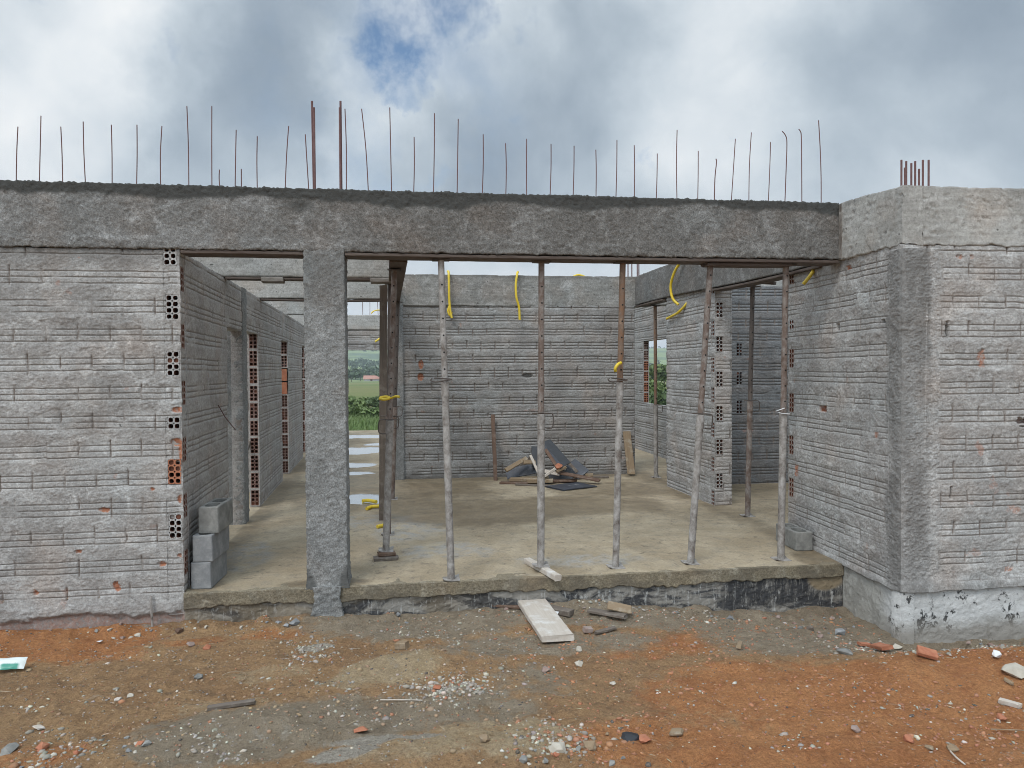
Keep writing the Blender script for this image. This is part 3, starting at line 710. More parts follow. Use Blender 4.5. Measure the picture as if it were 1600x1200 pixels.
RX1 = 6.2
def modRF(u, v, h, g, red, stain):
    nz = fbm(u*5, v*5, 88, 4); nf = fbm(u*12, v*12, 89, 3)
    for (px, py, rx, ry, rd, dp) in ((1481, 515, .016, .06, 0, .05), (1597, 659, .05, .03, .5, .06), (1500, 401, .018, .016, .9, .01), (1518, 402, .014, .014, .9, .01), (1534, 560, .03, .05, .8, .006), (1585, 795, .05, .03, .7, .003), (1575, 888, .04, .02, .8, .003), (1530, 700, .03, .05, .5, .002), (1486, 770, .012, .05, 0, .03), (1552, 760, .03, .06, .4, .002), (1520, 865, .05, .03, .4, .002)):
        c = ony(px, py, RC[1]); m = 1-sst(.6, 1.1, ((u-(c[0]-RC[0]))/rx)**2+((v-c[2])/ry)**2+(fbm(u*34, v*34, 86, 4)-.5)*(4.5 if rd > .2 else 1.2))
        red = np.maximum(red, m*rd*1.2); h = h-dp*m; stain = np.maximum(stain, m*.9*(rd == 0)); g = g*(1-m)
    cor = 1-sst(.26, .32, u+.10*(nz-.5)); cor = cor*(v < 2.38)
    rgh = roughcast(u, v, 90, .8)+.005
    h = h*(1-cor)+cor*rgh; g = g*(1-cor); red = red*(1-cor)
    pale = sst(.19, .23, u+.06*(nz-.5))
    stain = np.maximum(stain, cor*(1-pale)*(.30+.3*sst(.4, .62, fbm(u*4+1, v*1.5, 92, 3))))
    low = 1-sst(.02, .10, v+.08*(nz-.5)); h = h*(1-low)+low*(.012+.010*nf); g = g*(1-low); stain = np.maximum(stain, low*.18)
    line = np.exp(-((u-.175-.01*(v-1))/.004)**2)*(v > .9)*(v < 2.0); stain = stain*(1-line); h = h+.004*line
    return h, g, red, stain
wall('wall', RC, (RX1, RC[1]), -.005, 2.41, MAT['wall'], (0, -1), seed=93, uvals=nonuni((0, 1.5, .008), (1.5, RX1-RC[0], .04)), dv=.0045, corner0=((-1, 0), 9), botjag=.03, modify=modRF, style_kw=dict(fill=.14, zoff=.09, sig=.0038))
# ring beam on the right building (L-shaped)
def slopeTop(X, stain):
    z = X[..., 2]; x = X[..., 0]; y = X[..., 1]
    t = sst(2.6, 2.86, z)
    X[..., 2] = z - t*.035*(1-sst(4.7, 5.4, y)) + t*.014*(fbm(x*6+y*5, y*6, 97, 3)-.5)
    lo = (z < 2.44); X[..., 2] = np.where(lo, X[..., 2]+.035*(fbm(x*17+y*13, y*17, 98, 3)-.5), X[..., 2])
    st = .35*sst(2.78, 2.84, X[..., 2]+.06*(fbm(x*4, y*4+z*4, 99, 3)-.5))
    return X, st
prism('beam', [(RC[0]+.155, 2.405), (RC[0]+.155, 2.845), (RC[0]-.003, 2.845), (RC[0]-.003, 2.405)], RC[1]-.003, 5.64, 'y', MAT['cast'], ds=.012, dl=.012, seed=95, style='cast', amp=2.0, modify=slopeTop)
rbf = prism('beam', [(RC[1]-.005, 2.405), (RC[1]+.15, 2.405), (RC[1]+.15, 2.845), (RC[1]-.005, 2.845)], RC[0]+.156, RX1, 'x', MAT['cast'], ds=.012, dl=.014, seed=96, style='cast', amp=2.0, modify=slopeTop)
# front of the corner itself
# vertical formwork strip between the front beam and the ring beam
mb = MB(); mb.box(3.372, 3.40, 5.40, 5.434, 2.42, 2.845, jit=.003); mb.build('beam_end_strip', MAT['formedge'], house)
# foundation of the right building
def modF(u, v, h, g, red, stain):
    nz = fbm(u*6, v*6, 101, 4)
    h = h-.014+.006*nz; return h, g, red, stain
def modFs(u, v, h, g, red, stain):
    nz = fbm(u*6, v*3, 102, 4)
    h = h-.013+.006*nz; red = red+.8*sst(.12, .3, u+.1*(nz-.5)); stain = np.maximum(stain, .95*sst(.64, .7, fbm(u*15, v*6, 103, 3))); stain = np.maximum(stain, .9*(np.abs(u-.02-.01*nz) < .008)); return h, g, red, stain
wall('foundation', RC, (3.415, Y0+.03), -.6, -.004, MAT['white'], (-1, 0), style='rough', seed=104, du=.01, dv=.01, modify=modFs, thick=.1, style_kw=dict(amp=.6))
wall('foundation', RC, (RX1, RC[1]), -.6, -.004, MAT['white'], (0, -1), style='rough', seed=105, uvals=nonuni((0, 1.5, .011), (1.5, RX1-RC[0], .05)), dv=.01, modify=modF, thick=.1, style_kw=dict(amp=.8))
# --- right hand inner walls
SW0 = (3.437, 7.96); SW1 = (3.39, 9.42)
def sz(py): return onx(1114, py, 3.44)[2]
swb = [(.055, sz(y), 'grey', 4) for y in (447, 513, 570, 617, 671, 725, 777)]
swall = wall('wall', SW0, SW1, -.1, 2.50, MAT['wall'], (-1, 0), seed=111, du=.014, dv=.006, thick=.19, blocks=swb, style_kw=dict(sig=.005, fill=.2, zoff=.05), corner0=((0, -1), 15))
ewb = [(.052, ony(1121.5, y, 7.96)[2], 'grey', 4) for y in (484, 538, 592, 646, 698, 751)]
wall('wall', SW0, (3.64, 7.97), -.1, 2.50, MAT['wall_in'], (0, -1), seed=112, du=.008, dv=.006, thick=.1, blocks=ewb, style_kw=dict(sig=.005, fill=.25, zoff=.1), corner0=((-1, 0), 15))
dkb = [(ony(1155, y, 9.4)[0]-3.58, ony(1155, y, 9.4)[2], 'grey', 4) for y in (546, 591, 636)]
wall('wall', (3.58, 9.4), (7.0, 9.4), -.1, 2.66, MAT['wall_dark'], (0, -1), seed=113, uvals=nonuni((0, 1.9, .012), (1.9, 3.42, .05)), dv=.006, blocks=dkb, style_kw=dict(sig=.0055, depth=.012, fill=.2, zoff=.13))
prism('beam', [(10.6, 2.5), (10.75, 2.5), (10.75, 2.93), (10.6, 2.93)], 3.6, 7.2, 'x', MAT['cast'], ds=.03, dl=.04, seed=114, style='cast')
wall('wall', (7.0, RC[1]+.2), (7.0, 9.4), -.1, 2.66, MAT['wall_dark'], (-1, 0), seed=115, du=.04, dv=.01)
# corridor wall with the window
CW0 = (4.40, 17.0); CW1 = (4.40, 9.6)
def cu(y): return 17.0-y
wj = 13.5
cwall = wall('wall', CW0, CW1, -.1, 2.86, MAT['wall_back'], (-1, 0), seed=116, du=.03, dv=.009, thick=.11, openings=[(cu(wj), cu(11.3), .91, 2.08)], nocap=(cu(wj),), style_kw=dict(sig=.006, depth=.012, fill=.25))
for k in range(6): hollow_block((4.40+.054, wj-.012, 1.015+.2*k-.0), (1, 0, 0), (0, -1, 0), cwall, 'clay' if k < 4 else 'dusty', frame=True)
# a white socket box gap above the dark wall
mb = MB(); c = ony(1149, 458, 7.9); 
# --- slab and its front
def mk_slab():
    xs = np.concatenate([np.linspace(-4.6, -1.9, 20)[:-1], np.linspace(-1.9, 4.6, 261), np.linspace(4.6, 7.2, 12)[1:]]); ys = np.concatenate([np.linspace(Y0+.002, 12, 270)[:-1], np.linspace(12, 19.6, 170)])
    x, y = np.meshgrid(xs, ys)
    nz = fbm(x*1.8, y*1.2, 121, 5); n2 = fbm(x*6, y*4, 122, 4)
    def blob(px, py, rx, ry, z=0): c = onz(px, py, z); return ((x-c[0])/rx)**2+((y-c[1])/ry)**2
    damp = np.zeros_like(x)
    for (px, py, rx, ry, a) in ((760, 800, 1.5, .85, 1), (900, 790, 1.1, .7, 1), (680, 770, 1.0, 1.0, .9), (960, 765, .9, .6, .8), (1080, 800, .35, .5, .5), (1180, 780, .8, 1.1, .5), (1290, 875, .25, .35, .9), (560, 760, .8, 2.2, .7), (430, 740, .35, 1.4, .6), (620, 860, .2, .15, .4), (1200, 760, .8, .6, .6), (510, 912, .35, .12, .9), (1030, 730, .5, .8, .5)):
        damp = np.maximum(damp, a*(1-sst(.45, 1.25, blob(px, py, rx, ry)+(nz-.5)*1.5)))
    damp = np.maximum(damp, .8*sst(9.7, 10.6, y+.7*(nz-.5))*(x > -.1)*(x < 3.3))
    damp = np.maximum(damp, .75*(1-sst(.08, .35, np.abs(x-PX(y))+.25*(nz-.5)))*(x > PX(y)))
    damp = np.maximum(damp, .8*(1-sst(.05, .3, np.abs(x-3.43)+.25*(nz-.5))))
    pud = np.zeros_like(x)
    for (px, py, rx, ry) in ((568, 780, .34, .42), (562, 704, .75, .62), (568, 682, .8, .45), (550, 727, .5, .30), (548, 740, .35, .22), (600, 694, .5, .3)):
        pud = np.maximum(pud, 1-sst(.86, 1.06, blob(px, py, rx, ry)+(n2-.5)*1.3+(nz-.5)*.5))
    grey = np.zeros_like(x)
    for (px, py, rx, ry) in ((910, 875, .55, .22), (570, 815, .5, .4), (700, 860, .45, .3), (380, 870, .25, .5), (640, 830, .35, .5)):
        grey = np.maximum(grey, .9*(1-sst(.4, 1.2, blob(px, py, rx, ry)+(n2-.5)*1.6)))
    z = .004*(nz-.5)+.003*(n2-.5)
    z = z*(1-pud)-.003*pud
    z += .0*x
    rim = 1-sst(0, .05, y-Y0); z -= rim*.012*fbm(x*7, y*0, 123, 3)
    V = np.stack([x, y, z], -1).reshape(-1, 3); nx, ny = len(xs), len(ys); idx = np.arange(nx*ny).reshape(ny, nx)
    q = np.stack([idx[:-1, :-1], idx[:-1, 1:], idx[1:, 1:], idx[1:, :-1]], -1).reshape(-1, 4)
    link_mesh('floor_slab', V, q, MAT['floor'], house, {'damp': damp.ravel(), 'puddle': pud.ravel(), 'grey': grey.ravel()}, smooth=True)
mk_slab()
def modSE(u, v, h, g, red, stain):
    nz = fbm(u*4, v*4, 131, 4); edge = -.10-.035*(fbm(u*2.3, u*0, 132, 4)-.3)-.02*(vn(u*28, u*0, 133)-.5)-.02*(vn(u*9, u*0, 137)-.5)
    up_ = sst(-.006, .006, v-edge)
    h = h*(.35+.3*(1-up_))+.03*up_-.012
    stain = .5*sst(.5, .7, fbm(u*6, v*10, 134, 3))*up_
    jag = np.exp(-((v-edge)/.010)**2)*sst(.3, .6, vn(u*22, v*8, 135)); g = jag*1.0
    return h, g, red, stain
wall('slab_edge', (LX1, Y0-.004), (3.42, Y0-.004), -.165, -.003, MAT['slabedge'], (0, -1), style='rough', seed=136, du=.008, dv=.005, modify=modSE, thick=.12)
def modFF(u, v, h, g, red, stain):
    nz = fbm(u*3, v*6, 138, 4); c = ony(1260, 910, Y0); 
    stain = 1-sst(.6, 1.1, ((u-(2.95-LX1))/.75)**2+((v+.17)/.16)**2+(nz-.5)*1.6)
    red = 1-sst(.5, 1.1, ((u-(3.28-LX1))/.16)**2+((v+.10)/.12)**2+(nz-.5)*1.2)
    left = 1-sst(1.6, 2.4, u+.6*(nz-.5)); red = np.maximum(red, left*.55*sst(.4, .6, nz)); stain = stain*(1-red)
    return h+.004, g, red, stain
wall('foundation', (LX1, Y0+.004), (3.42, Y0+.004), -.6, -.10, MAT['found'], (0, -1), style='rough', seed=139, du=.01, dv=.008, modify=modFF, thick=.12)

# --- rebar standing out of the beams (cast in: parts of the house)
ZT = 2.83
def rebar(pts, r): 
    mb = MB(); mb.tube(pts, r, 6); mb.build('rebar', MAT['rust'], house)
RB = [(28,198,25),(64,181,61),(95,198,98),(130,190,134),(174,195,175),(214,195,213),(253,197,251),(292,166,295),(331,166,331),(343,265,344),(369,203,367),(377,264,377),(402,213,402),(451,197,445),(477,210,483),
 (539,170,541),(565,170,576),(609,168,612),(647,214,646),(679,177,677),(716,186,714),(755,210,753),(790,224,790),(823,217,823),(861,225,859),(897,228,895),(931,234,931),(964,219,962),(991,227,991),(1027,240,1025),(1058,203,1058),(1091,236,1090),(1149,217,1142),(1174,207,1170),(1204,222,1200)]
for i, (tx, ty, bx_) in enumerate(RB):
    yy = 5.47 if i % 2 == 0 else 5.49
    by = 283+.026*bx_
    b = ony(bx_, by, yy); t = ony(tx, ty, yy); m_ = (b+t)/2+np.array([random.uniform(-.006, .006), random.uniform(-.01, .01), 0])
    b[2] = ZT-.03
    rebar(spline([b, m_, t], 4), .0036)
for pts in ([(1116, 311), (1117, 280), (1119.5, 254), (1118.5, 248)], [(1226, 315), (1228.5, 260), (1229.5, 222), (1227, 211), (1222, 205)], [(1253, 316), (1252.5, 240), (1252, 212), (1250.5, 205), (1248, 202)], [(1283, 317), (1283, 280), (1281.5, 232), (1279, 188)]):
    P_ = [ony(px, py, 5.48) for px, py in pts]; P_[0][2] = ZT-.03
    rebar(spline(P_, 5), .0042)
for (tx, ty, bx_, yy) in ((487.5, 158, 490.5, 5.5), (490.5, 168, 492, 5.47), (532, 158, 533.5, 5.5), (531, 168, 532, 5.47)):
    b = ony(bx_, 295, yy); t = ony(tx, ty, yy); b[2] = ZT-.03; rebar([b, t], .0078)
for (px, ty, by) in ((1408.5, 250, 287), (1414, 262, 287), (1416, 252, 285), (1424, 255, 284), (1430, 252, 283), (1436, 264, 282), (1442, 250, 282), (1451, 250, 284)):
    yy = 4.80 if int(px) % 2 else 4.73
    b = ony(px, by, yy); t = ony(px, ty, yy); b[2] = 2.78; rebar([b, t], .0075)
for (px, ty) in ((981, 407), (987, 408), (995.5, 404), (998, 407), (1045, 405), (1049, 407), (1056, 404)):
    yy = 10.72; t = ony(px, ty-70, yy); b = t.copy(); b[2] = 2.88; rebar([b, t], .009)
for (px0, px1) in ((565, 567), (578, 578), (588, 591)):
    t = ony(px0, 430, 17.07); b = ony(px1, 495, 17.07); b[2] = 2.77; rebar([b, t], .006)

# ------------------------------------------------------------------ formwork boards
def board(name, label, cat, p0, p1, w, th, mat, roll=0.0, group=None, jit=.004, notch=False, upv=(0, 0, 1)):
    """sawn board from p0 to p1 (centre line), width w, thickness th; bevelled, slightly warped, worn ends"""
    p0 = Vector(p0); p1 = Vector(p1); d = (p1-p0); L = d.length; d.normalize()
    a = Vector(upv); zx = (a-d*a.dot(d)); 
    if zx.length < 1e-3: zx = Vector((0, 1, 0))
    zx.normalize(); yx = zx.cross(d)
    R3 = Matrix((d, yx, zx)).transposed() @ Matrix.Rotation(roll, 3, 'X')
    import bmesh
    n = max(3, int(L/.06)); mb = MB(); rings = []; be = min(th*.18, .006)
    prof = [(-w/2+be, -th/2), (w/2-be, -th/2), (w/2, -th/2+be), (w/2, th/2-be), (w/2-be, th/2), (-w/2+be, th/2), (-w/2, th/2-be), (-w/2, -th/2+be)]
    bow = random.uniform(-.006, .006)*L
    for i in range(n+1):
        t = i/n; x = -L/2+L*t
        rr = []
        for k, (y, z) in enumerate(prof):
            ex = (random.uniform(-jit, jit)*1.5 if i in (0, n) else 0)
            rr.append((x+ex, y+random.uniform(-jit, jit)*.35, z+random.uniform(-jit, jit)*.2+bow*math.sin(math.pi*t)))
        rings.append(rr)
    m = len(prof); vs = [v for r_ in rings for v in r_]
    fs = [(i*m+k, i*m+(k+1) % m, (i+1)*m+(k+1) % m, (i+1)*m+k) for i in range(n) for k in range(m)]+[tuple(range(m-1, -1, -1)), tuple(n*m+k for k in range(m))]
    me = bpy.data.meshes.new(name); me.from_pydata(vs, [], fs); me.materials.append(mat); me.update()
    o = bpy.data.objects.new(name, me); COL.objects.link(o)
    mw = R3.to_4x4(); mw.translation = (p0+p1)/2; o.matrix_basis = mw
    return tag(o, label, cat, group)
FG = 'formwork boards under the beams'
board('formwork_board', 'long rusty brown board under the front beam, from pillar to right wall', 'board', (-.44, 5.53, 2.394), (3.37, 5.53, 2.394), .185, .024, MAT['formwork'], group=FG)
board('formwork_board', 'dark brown board under the front beam, between left wall and pillar', 'board', (-1.56, 5.53, 2.394), (-.735, 5.53, 2.394), .185, .024, MAT['formwork'], group=FG)
board('formwork_board', 'dark brown board under the side beam above the left row of props', 'board', (-.066, 5.68, 2.392), (-.208, 10.58, 2.392), .138, .028, MAT['formwork'], group=FG)
board('formwork_board', 'short splice board on top of the rightmost front prop', 'board', onx(1060, 400, 2.2)*0+np.array([2.30, 5.53, 2.366]), (3.0, 5.53, 2.372), .12, .024, MAT['formwork'], group=FG)
board('formwork_board', 'sagging brown board under the right side beam above the doorway prop', 'board', (3.47, 5.75, 2.405), (3.455, 7.93, 2.437), .15, .024, MAT['formwork'], group=FG)
board('formwork_board', 'dark board under the right side beam above the corridor', 'board', (3.43, 9.45, 2.475), (3.425, 10.6, 2.482), .15, .024, MAT['formwork'], group=FG)
p_ = ony(378, 394, 5.5)
c1 = ony(410, 436, 6.98); c2 = ony(443, 436, 6.98)
board('formwork_board', 'pale splice board under the near passage cross beam, left of the pillar', 'board', (c1[0], 6.99, 2.385), (c2[0], 6.99, 2.385), .14, .045, MAT['formedge'], group=FG)
c1 = ony(579, 442, 6.98); c2 = ony(612, 442, 6.98)
board('formwork_board', 'grey splice board under the near passage cross beam, on the dark post', 'board', (c1[0], 6.99, 2.388), (c2[0], 6.99, 2.388), .14, .04, MAT['formedge'], group=FG)
board('formwork_board', 'thin brown board under the near passage cross beam', 'board', (-1.62, 7.01, 2.398), (-.15, 7.01, 2.398), .12, .018, MAT['formwork'], group=FG)
board('formwork_board', 'thin brown board under the second passage cross beam', 'board', (-1.70, 9.03, 2.398), (-.15, 9.03, 2.398), .12, .018, MAT['formwork'], group=FG)
c1 = ony(1180, 444, 7.0)
board('formwork_board', 'short brown cross piece on the doorway prop at the right', 'board', ony(1166, 440, 7.2), ony(1211, 443, 7.0), .08, .025, MAT['formwork'], group=FG)

# ------------------------------------------------------------------ steel props
def prop(label, base, top, split, r=.0285, r2=.0235, lower='steel_grey', upper='steel_rust', plate=True, loopside=1, headw=.13, loop='d', rot=0.0):
    base = Vector(base); top = Vector(top); d = top-base; L = d.length; d.normalize()
    ex = Vector((1, 0, 0)); ex = (ex-d*ex.dot(d)).normalized(); ey = d.cross(ex)
    R3 = Matrix((ex, ey, d)).transposed() @ Matrix.Rotation(rot, 3, 'Z')
    t = thing('shoring_prop', label, 'steel prop', base, 'steel props holding up the beams', R3)
    I = Matrix.Identity(4)
    def part(mb, name, mat, mats=None, smooth=False):
        me = bpy.data.meshes.new(name); me.from_pydata(mb.v, [], mb.f)
        for m in (mats or [mat]): me.materials.append(m)
        if mats: me.polygons.foreach_set('material_index', mb.m)
        if smooth:
            me.polygons.foreach_set('use_smooth', [len(p.vertices) == 4 for p in me.polygons])
        me.update(); o = bpy.data.objects.new(name, me); COL.objects.link(o); o.parent = t; return o
    s = split*L
    mb = MB(); mb.tube([(0, 0, .006), (0, 0, s)], r, 20); mb.tube([(0, 0, s-.10), (0, 0, s-.004), (0, 0, s+.004)], r, 20, radii=[r+.004, r+.004, r+.004]); 
    for k in range(2): mb.tube([(0, 0, s-.11-.09*k), (0, 0, s-.10-.09*k)], r+.0025, 20)
    part(mb, 'outer_tube', MAT[lower], smooth=True)
    mb = MB(); mb.tube([(0, 0, s-.02), (0, 0, L-.008)], r2, 18)
    hz = s+.10
    while hz < L-.08:
        mb.tube([(0, -r2-.0008, hz), (0, -r2+.006, hz)], .0065, 10, 1); mb.tube([(0, r2-.006, hz), (0, r2+.0008, hz)], .0065, 10, 1); hz += .125
    part(mb, 'inner_tube', None, [MAT[upper], MAT['black']], smooth=True)
    mb = MB(); mb.box(-headw/2, headw/2, -.05, .05, L-.010, L, jit=.0015); mb.box(-.022, .022, -.004, .004, L-.05, L-.010)
    part(mb, 'head_plate', MAT['steel_dark'])
    if plate:
        mb = MB(); w = .062
        pts = [(-w, -w, 0), (w, -w, .003), (w, w, 0), (-w, w, .004)]
        n_ = 6; top_, bot_ = [], []
        for i in range(n_+1):
            for j in range(n_+1):
                x = -w+2*w*i/n_; y = -w+2*w*j/n_; c = .014*max(0, (x*x+y*y)/(w*w)-.9) if (x*y > 0) else 0.0
                top_.append((x, y, .006+c)); bot_.append((x, y, c))
        k = n_+1
        fs = [(i*k+j, (i+1)*k+j, (i+1)*k+j+1, i*k+j+1) for i in range(n_) for j in range(n_)]
        mb.add(top_, fs); mb.add(bot_, [f[::-1] for f in fs])
        rim = [i*k for i in range(k)]+[n_*k+j for j in range(1, k)]+[i*k+n_ for i in range(n_-1, -1, -1)]+[j for j in range(n_-1, 0, -1)]
        nb_ = k*k; mb.add(top_+bot_, [(rim[i], rim[(i+1) % len(rim)], rim[(i+1) % len(rim)]+nb_, rim[i]+nb_) for i in range(len(rim))])
        part(mb, 'base_plate', MAT['steel_grey'])
    # pin with its bent wire handle
    mb = MB(); ls = loopside
    hz = s+.012
    if loop == 'd':
        P_ = [(-.075*ls, -.02, hz), (.05*ls, -.03, hz), (.085*ls, -.035, hz-.015), (.085*ls, -.035, hz-.10), (.06*ls, -.035, hz-.115), (.03*ls, -.034, hz-.112)]
    elif loop == 'c':
        P_ = [(-.095*ls, -.035, hz+.022), (-.105*ls, -.04, hz+.008), (-.07*ls, -.045, hz-.004), (.0, -.036, hz+.004), (.05*ls, -.03, hz+.012), (-.02*ls, -.034, hz+.02), (-.08*ls, -.036, hz+.024)]
    else:
        P_ = [(-.01*ls, -.035, hz+.035), (-.085*ls, -.04, hz+.012), (-.03*ls, -.036, hz-.008), (.04*ls, -.03, hz-.014)]
    mb.tube(P_ if loop == 'v' else spline(P_, 5), .0048, 6)
    part(mb, 'pin', MAT['limewash'] if loop == 'v' else MAT['steel_dark'], smooth=True)
    return t
def ptop(px, py, y): p = ony(px, py, y); return p
PZ = 2.380
def top_at(px, y, z=PZ): 
    # point under the beam at depth y, seen at column px
    lo = ony(px, 400, y); lo[2] = z; return lo
prop('grey washed steel prop leaning left, first to the right of the left corner prop', onz(705, 905), top_at(689, 5.52), .615, lower='steel_grey', upper='steel_grey', loop='c', r=.0275)
b3 = onz(845, 884, .045)
prop('steel prop standing on a sawn timber scrap, between grey leaning prop and orange prop', b3, top_at(846, 5.56), .50, upper='steel_rust', loop='d', loopside=1)
prop('steel prop with orange rusty upper tube and yellow conduit loop, beside the pale leaning plank', onz(962, 886), top_at(973, 5.54), .61, upper='steel_orange', loop='c', r=.0265)
prop('strongly leaning steel prop in front of the right inner wall end', onz(1079, 880), top_at(1110, 5.54), .50, upper='steel_rust', loop='d')
prop('steel prop next to the right wall with a white bent wire pin', onz(1220, 874), top_at(1228, 5.54), .50, upper='steel_rust', loop='v')
b1_ = onz(603, 860, .055)
prop('brown steel prop on timber blocks at the front of the left row', b1_, top_at(616, 6.05, 2.372), .47, lower='steel_grey', upper='steel_rust', loop='d', loopside=-1, headw=.11)
prop('dark steel prop in the doorway to the dark room', onz(1168, 806), top_at(1176, 7.3, 2.415), .50, lower='steel_rust', upper='steel_dark', loop='d')
prop('slim rusty steel prop at the back in the right corridor', onz(1025, 746), top_at(1023.5, 10.15, 2.46), .42, lower='steel_grey', upper='steel_orange', loop='d', r=.032, r2=.024)
prop('steel prop at the back of the left row, near the back wall pilaster', onz(613, 780), top_at(621, 8.9, 2.376), .47, lower='steel_rust', upper='steel_dark', loop='d', headw=.11)
b9 = onz(606, 835)
prop('middle steel prop of the left row, hidden behind the front one', b9, top_at(610, 7.05, 2.376), .47, lower='steel_rust', upper='steel_dark', loop='d', headw=.11)
b_ = onz(598, 812); t_ = top_at(599, b_[1]-.35, 2.405)
board('timber_post', 'dark square timber post left of the left row of props', 'post', b_, t_, .075, .075, MAT['wood_grey'], upv=(0, -1, 0))
# timber under the props
board('timber_block', 'brown timber pad lying under the left corner prop', 'timber', onz(584, 873, .012), onz(622, 871, .012), .10, .024, MAT['wood_grey'])
board('timber_block', 'short dark timber block wedged on the pad under the left corner prop', 'timber', onz(591, 866, .04), onz(618, 864, .04), .07, .03, MAT['wood_brown'])
board('timber_scrap', 'pale sawn timber scrap under a prop, sticking out over the slab edge', 'timber', onz(824, 876, .023), onz(872, 903, .023), .055, .045, MAT['wood_pale'])

# ------------------------------------------------------------------ yellow conduits
def conduit(label, pts, r=.0155):
    P_ = spline(pts, 8); c = sum(P_, Vector())/len(P_)
    mb = MB(); rad = []
    Q = []
    # corrugated surface
    for i in range(len(P_)-1):
        for k in range(3):
            Q.append(P_[i].lerp(P_[i+1], k/3)); rad.append(r*(1.0+.05*(-1)**len(Q)))
    Q.append(P_[-1]); rad.append(r)
    mb.tube([q-c for q in Q], r, 9, radii=rad, cap=True)
    me = bpy.data.meshes.new('conduit'); me.from_pydata([tuple(v) for v in mb.v], [], mb.f); me.materials.append(MAT['yellow']); me.update()
    me.polygons.foreach_set('use_smooth', np.ones(len(me.polygons), dtype=bool))
    o = bpy.data.objects.new('conduit', me); COL.objects.link(o); o.location = c
    return tag(o, label, 'conduit', 'yellow electrical conduits')
yb = 10.58
conduit('yellow conduit hanging straight down the back wall beam, beside the grey leaning prop', [ony(700, 424, yb+.10), ony(701, 427, yb-.0), ony(701.5, 445, yb-.02), ony(702, 470, yb-.02), ony(704, 488, yb-.03), ony(706, 497, yb-.04)], .017)
conduit('short second loop of yellow conduit behind the hanging end beside the grey prop', [ony(702, 478, yb+.0), ony(700, 486, yb-.01), ony(703, 493, yb-.015), ony(706, 488, yb-.01)], .015)
conduit('yellow conduit curving down the middle of the back wall beam', [ony(809, 425, yb+.08), ony(808, 429, yb-.01), ony(806, 445, yb-.03), ony(807, 465, yb-.04), ony(811, 480, yb-.03), ony(812, 500, yb-.03)], .017)
conduit('small yellow conduit hump on top of the back wall beam', [(ony(896, 432, 10.7)[0], 10.7, 2.925), (ony(904, 432, 10.7)[0], 10.7, 2.95), (ony(914, 432, 10.7)[0], 10.7, 2.925)], .016)
conduit('big yellow conduit arc in front of the right side beam', [(onx(1071, 404, 3.36)[0]+.05, onx(1071, 404, 3.36)[1], 2.86), onx(1066, 408, 3.33), onx(1054, 425, 3.30), onx(1048, 447, 3.29), onx(1051, 466, 3.31), onx(1060, 476, 3.36)], .017)
conduit('lower yellow conduit arc sticking out of the right inner wall', [onx(1076, 469, 3.44), onx(1070, 478, 3.40), onx(1060, 488, 3.37), onx(1050, 494, 3.36), onx(1042, 498, 3.36)], .016)
conduit('short yellow conduit stub poking out of the right wall below the beam', [onx(1273, 420, 3.44), onx(1268, 428, 3.40), onx(1262, 436, 3.37), onx(1255, 444, 3.34)], .015)
conduit('yellow conduit stub on the far wing lintel wall, behind the left props', [ony(597, 526, 16.96), ony(592, 530, 16.9), ony(586, 534, 16.88)], .022)
conduit('pale yellow conduit arc on top of the far wing beam', [ony(580, 490, 17.05), ony(584, 486, 17.05), ony(592, 484.5, 17.05), ony(600, 486, 17.05)], .014)
conduit('upper yellow conduit scrap lying in the puddle by the left props', [onz(566, 783, .02), onz(575, 782, .022), onz(588, 784, .02)], .021)
conduit('bent yellow conduit scrap on the floor just before the puddle', [onz(573, 795, .02), onz(580, 792, .024), onz(590, 791, .03), onz(598, 791, .02)], .019)
conduit('tiny yellow conduit scrap on the floor beside the left corner prop', [onz(589.5, 823, .018), onz(599, 821, .018)], .019)
t_ = ony(600, 622, 6.15)
conduit('yellow conduit coil tied round the pin of the left corner prop', [t_+np.array([-.035, -.06, 0]), t_+np.array([.0, -.075, -.008]), t_+np.array([.045, -.05, 0]), t_+np.array([.02, -.04, .012]), t_+np.array([-.03, -.05, .006])], .012)
conduit('yellow conduit end poking out right of the left corner prop', [ony(612, 622, 6.1), ony(618, 619.5, 6.05), ony(624, 620, 6.03)], .010)
conduit('yellow conduit loop hooked on the orange rusty prop', [ony(970, 567, 5.52), ony(965, 570, 5.49), ony(961.5, 576, 5.49), ony(962, 580, 5.5)], .0125)
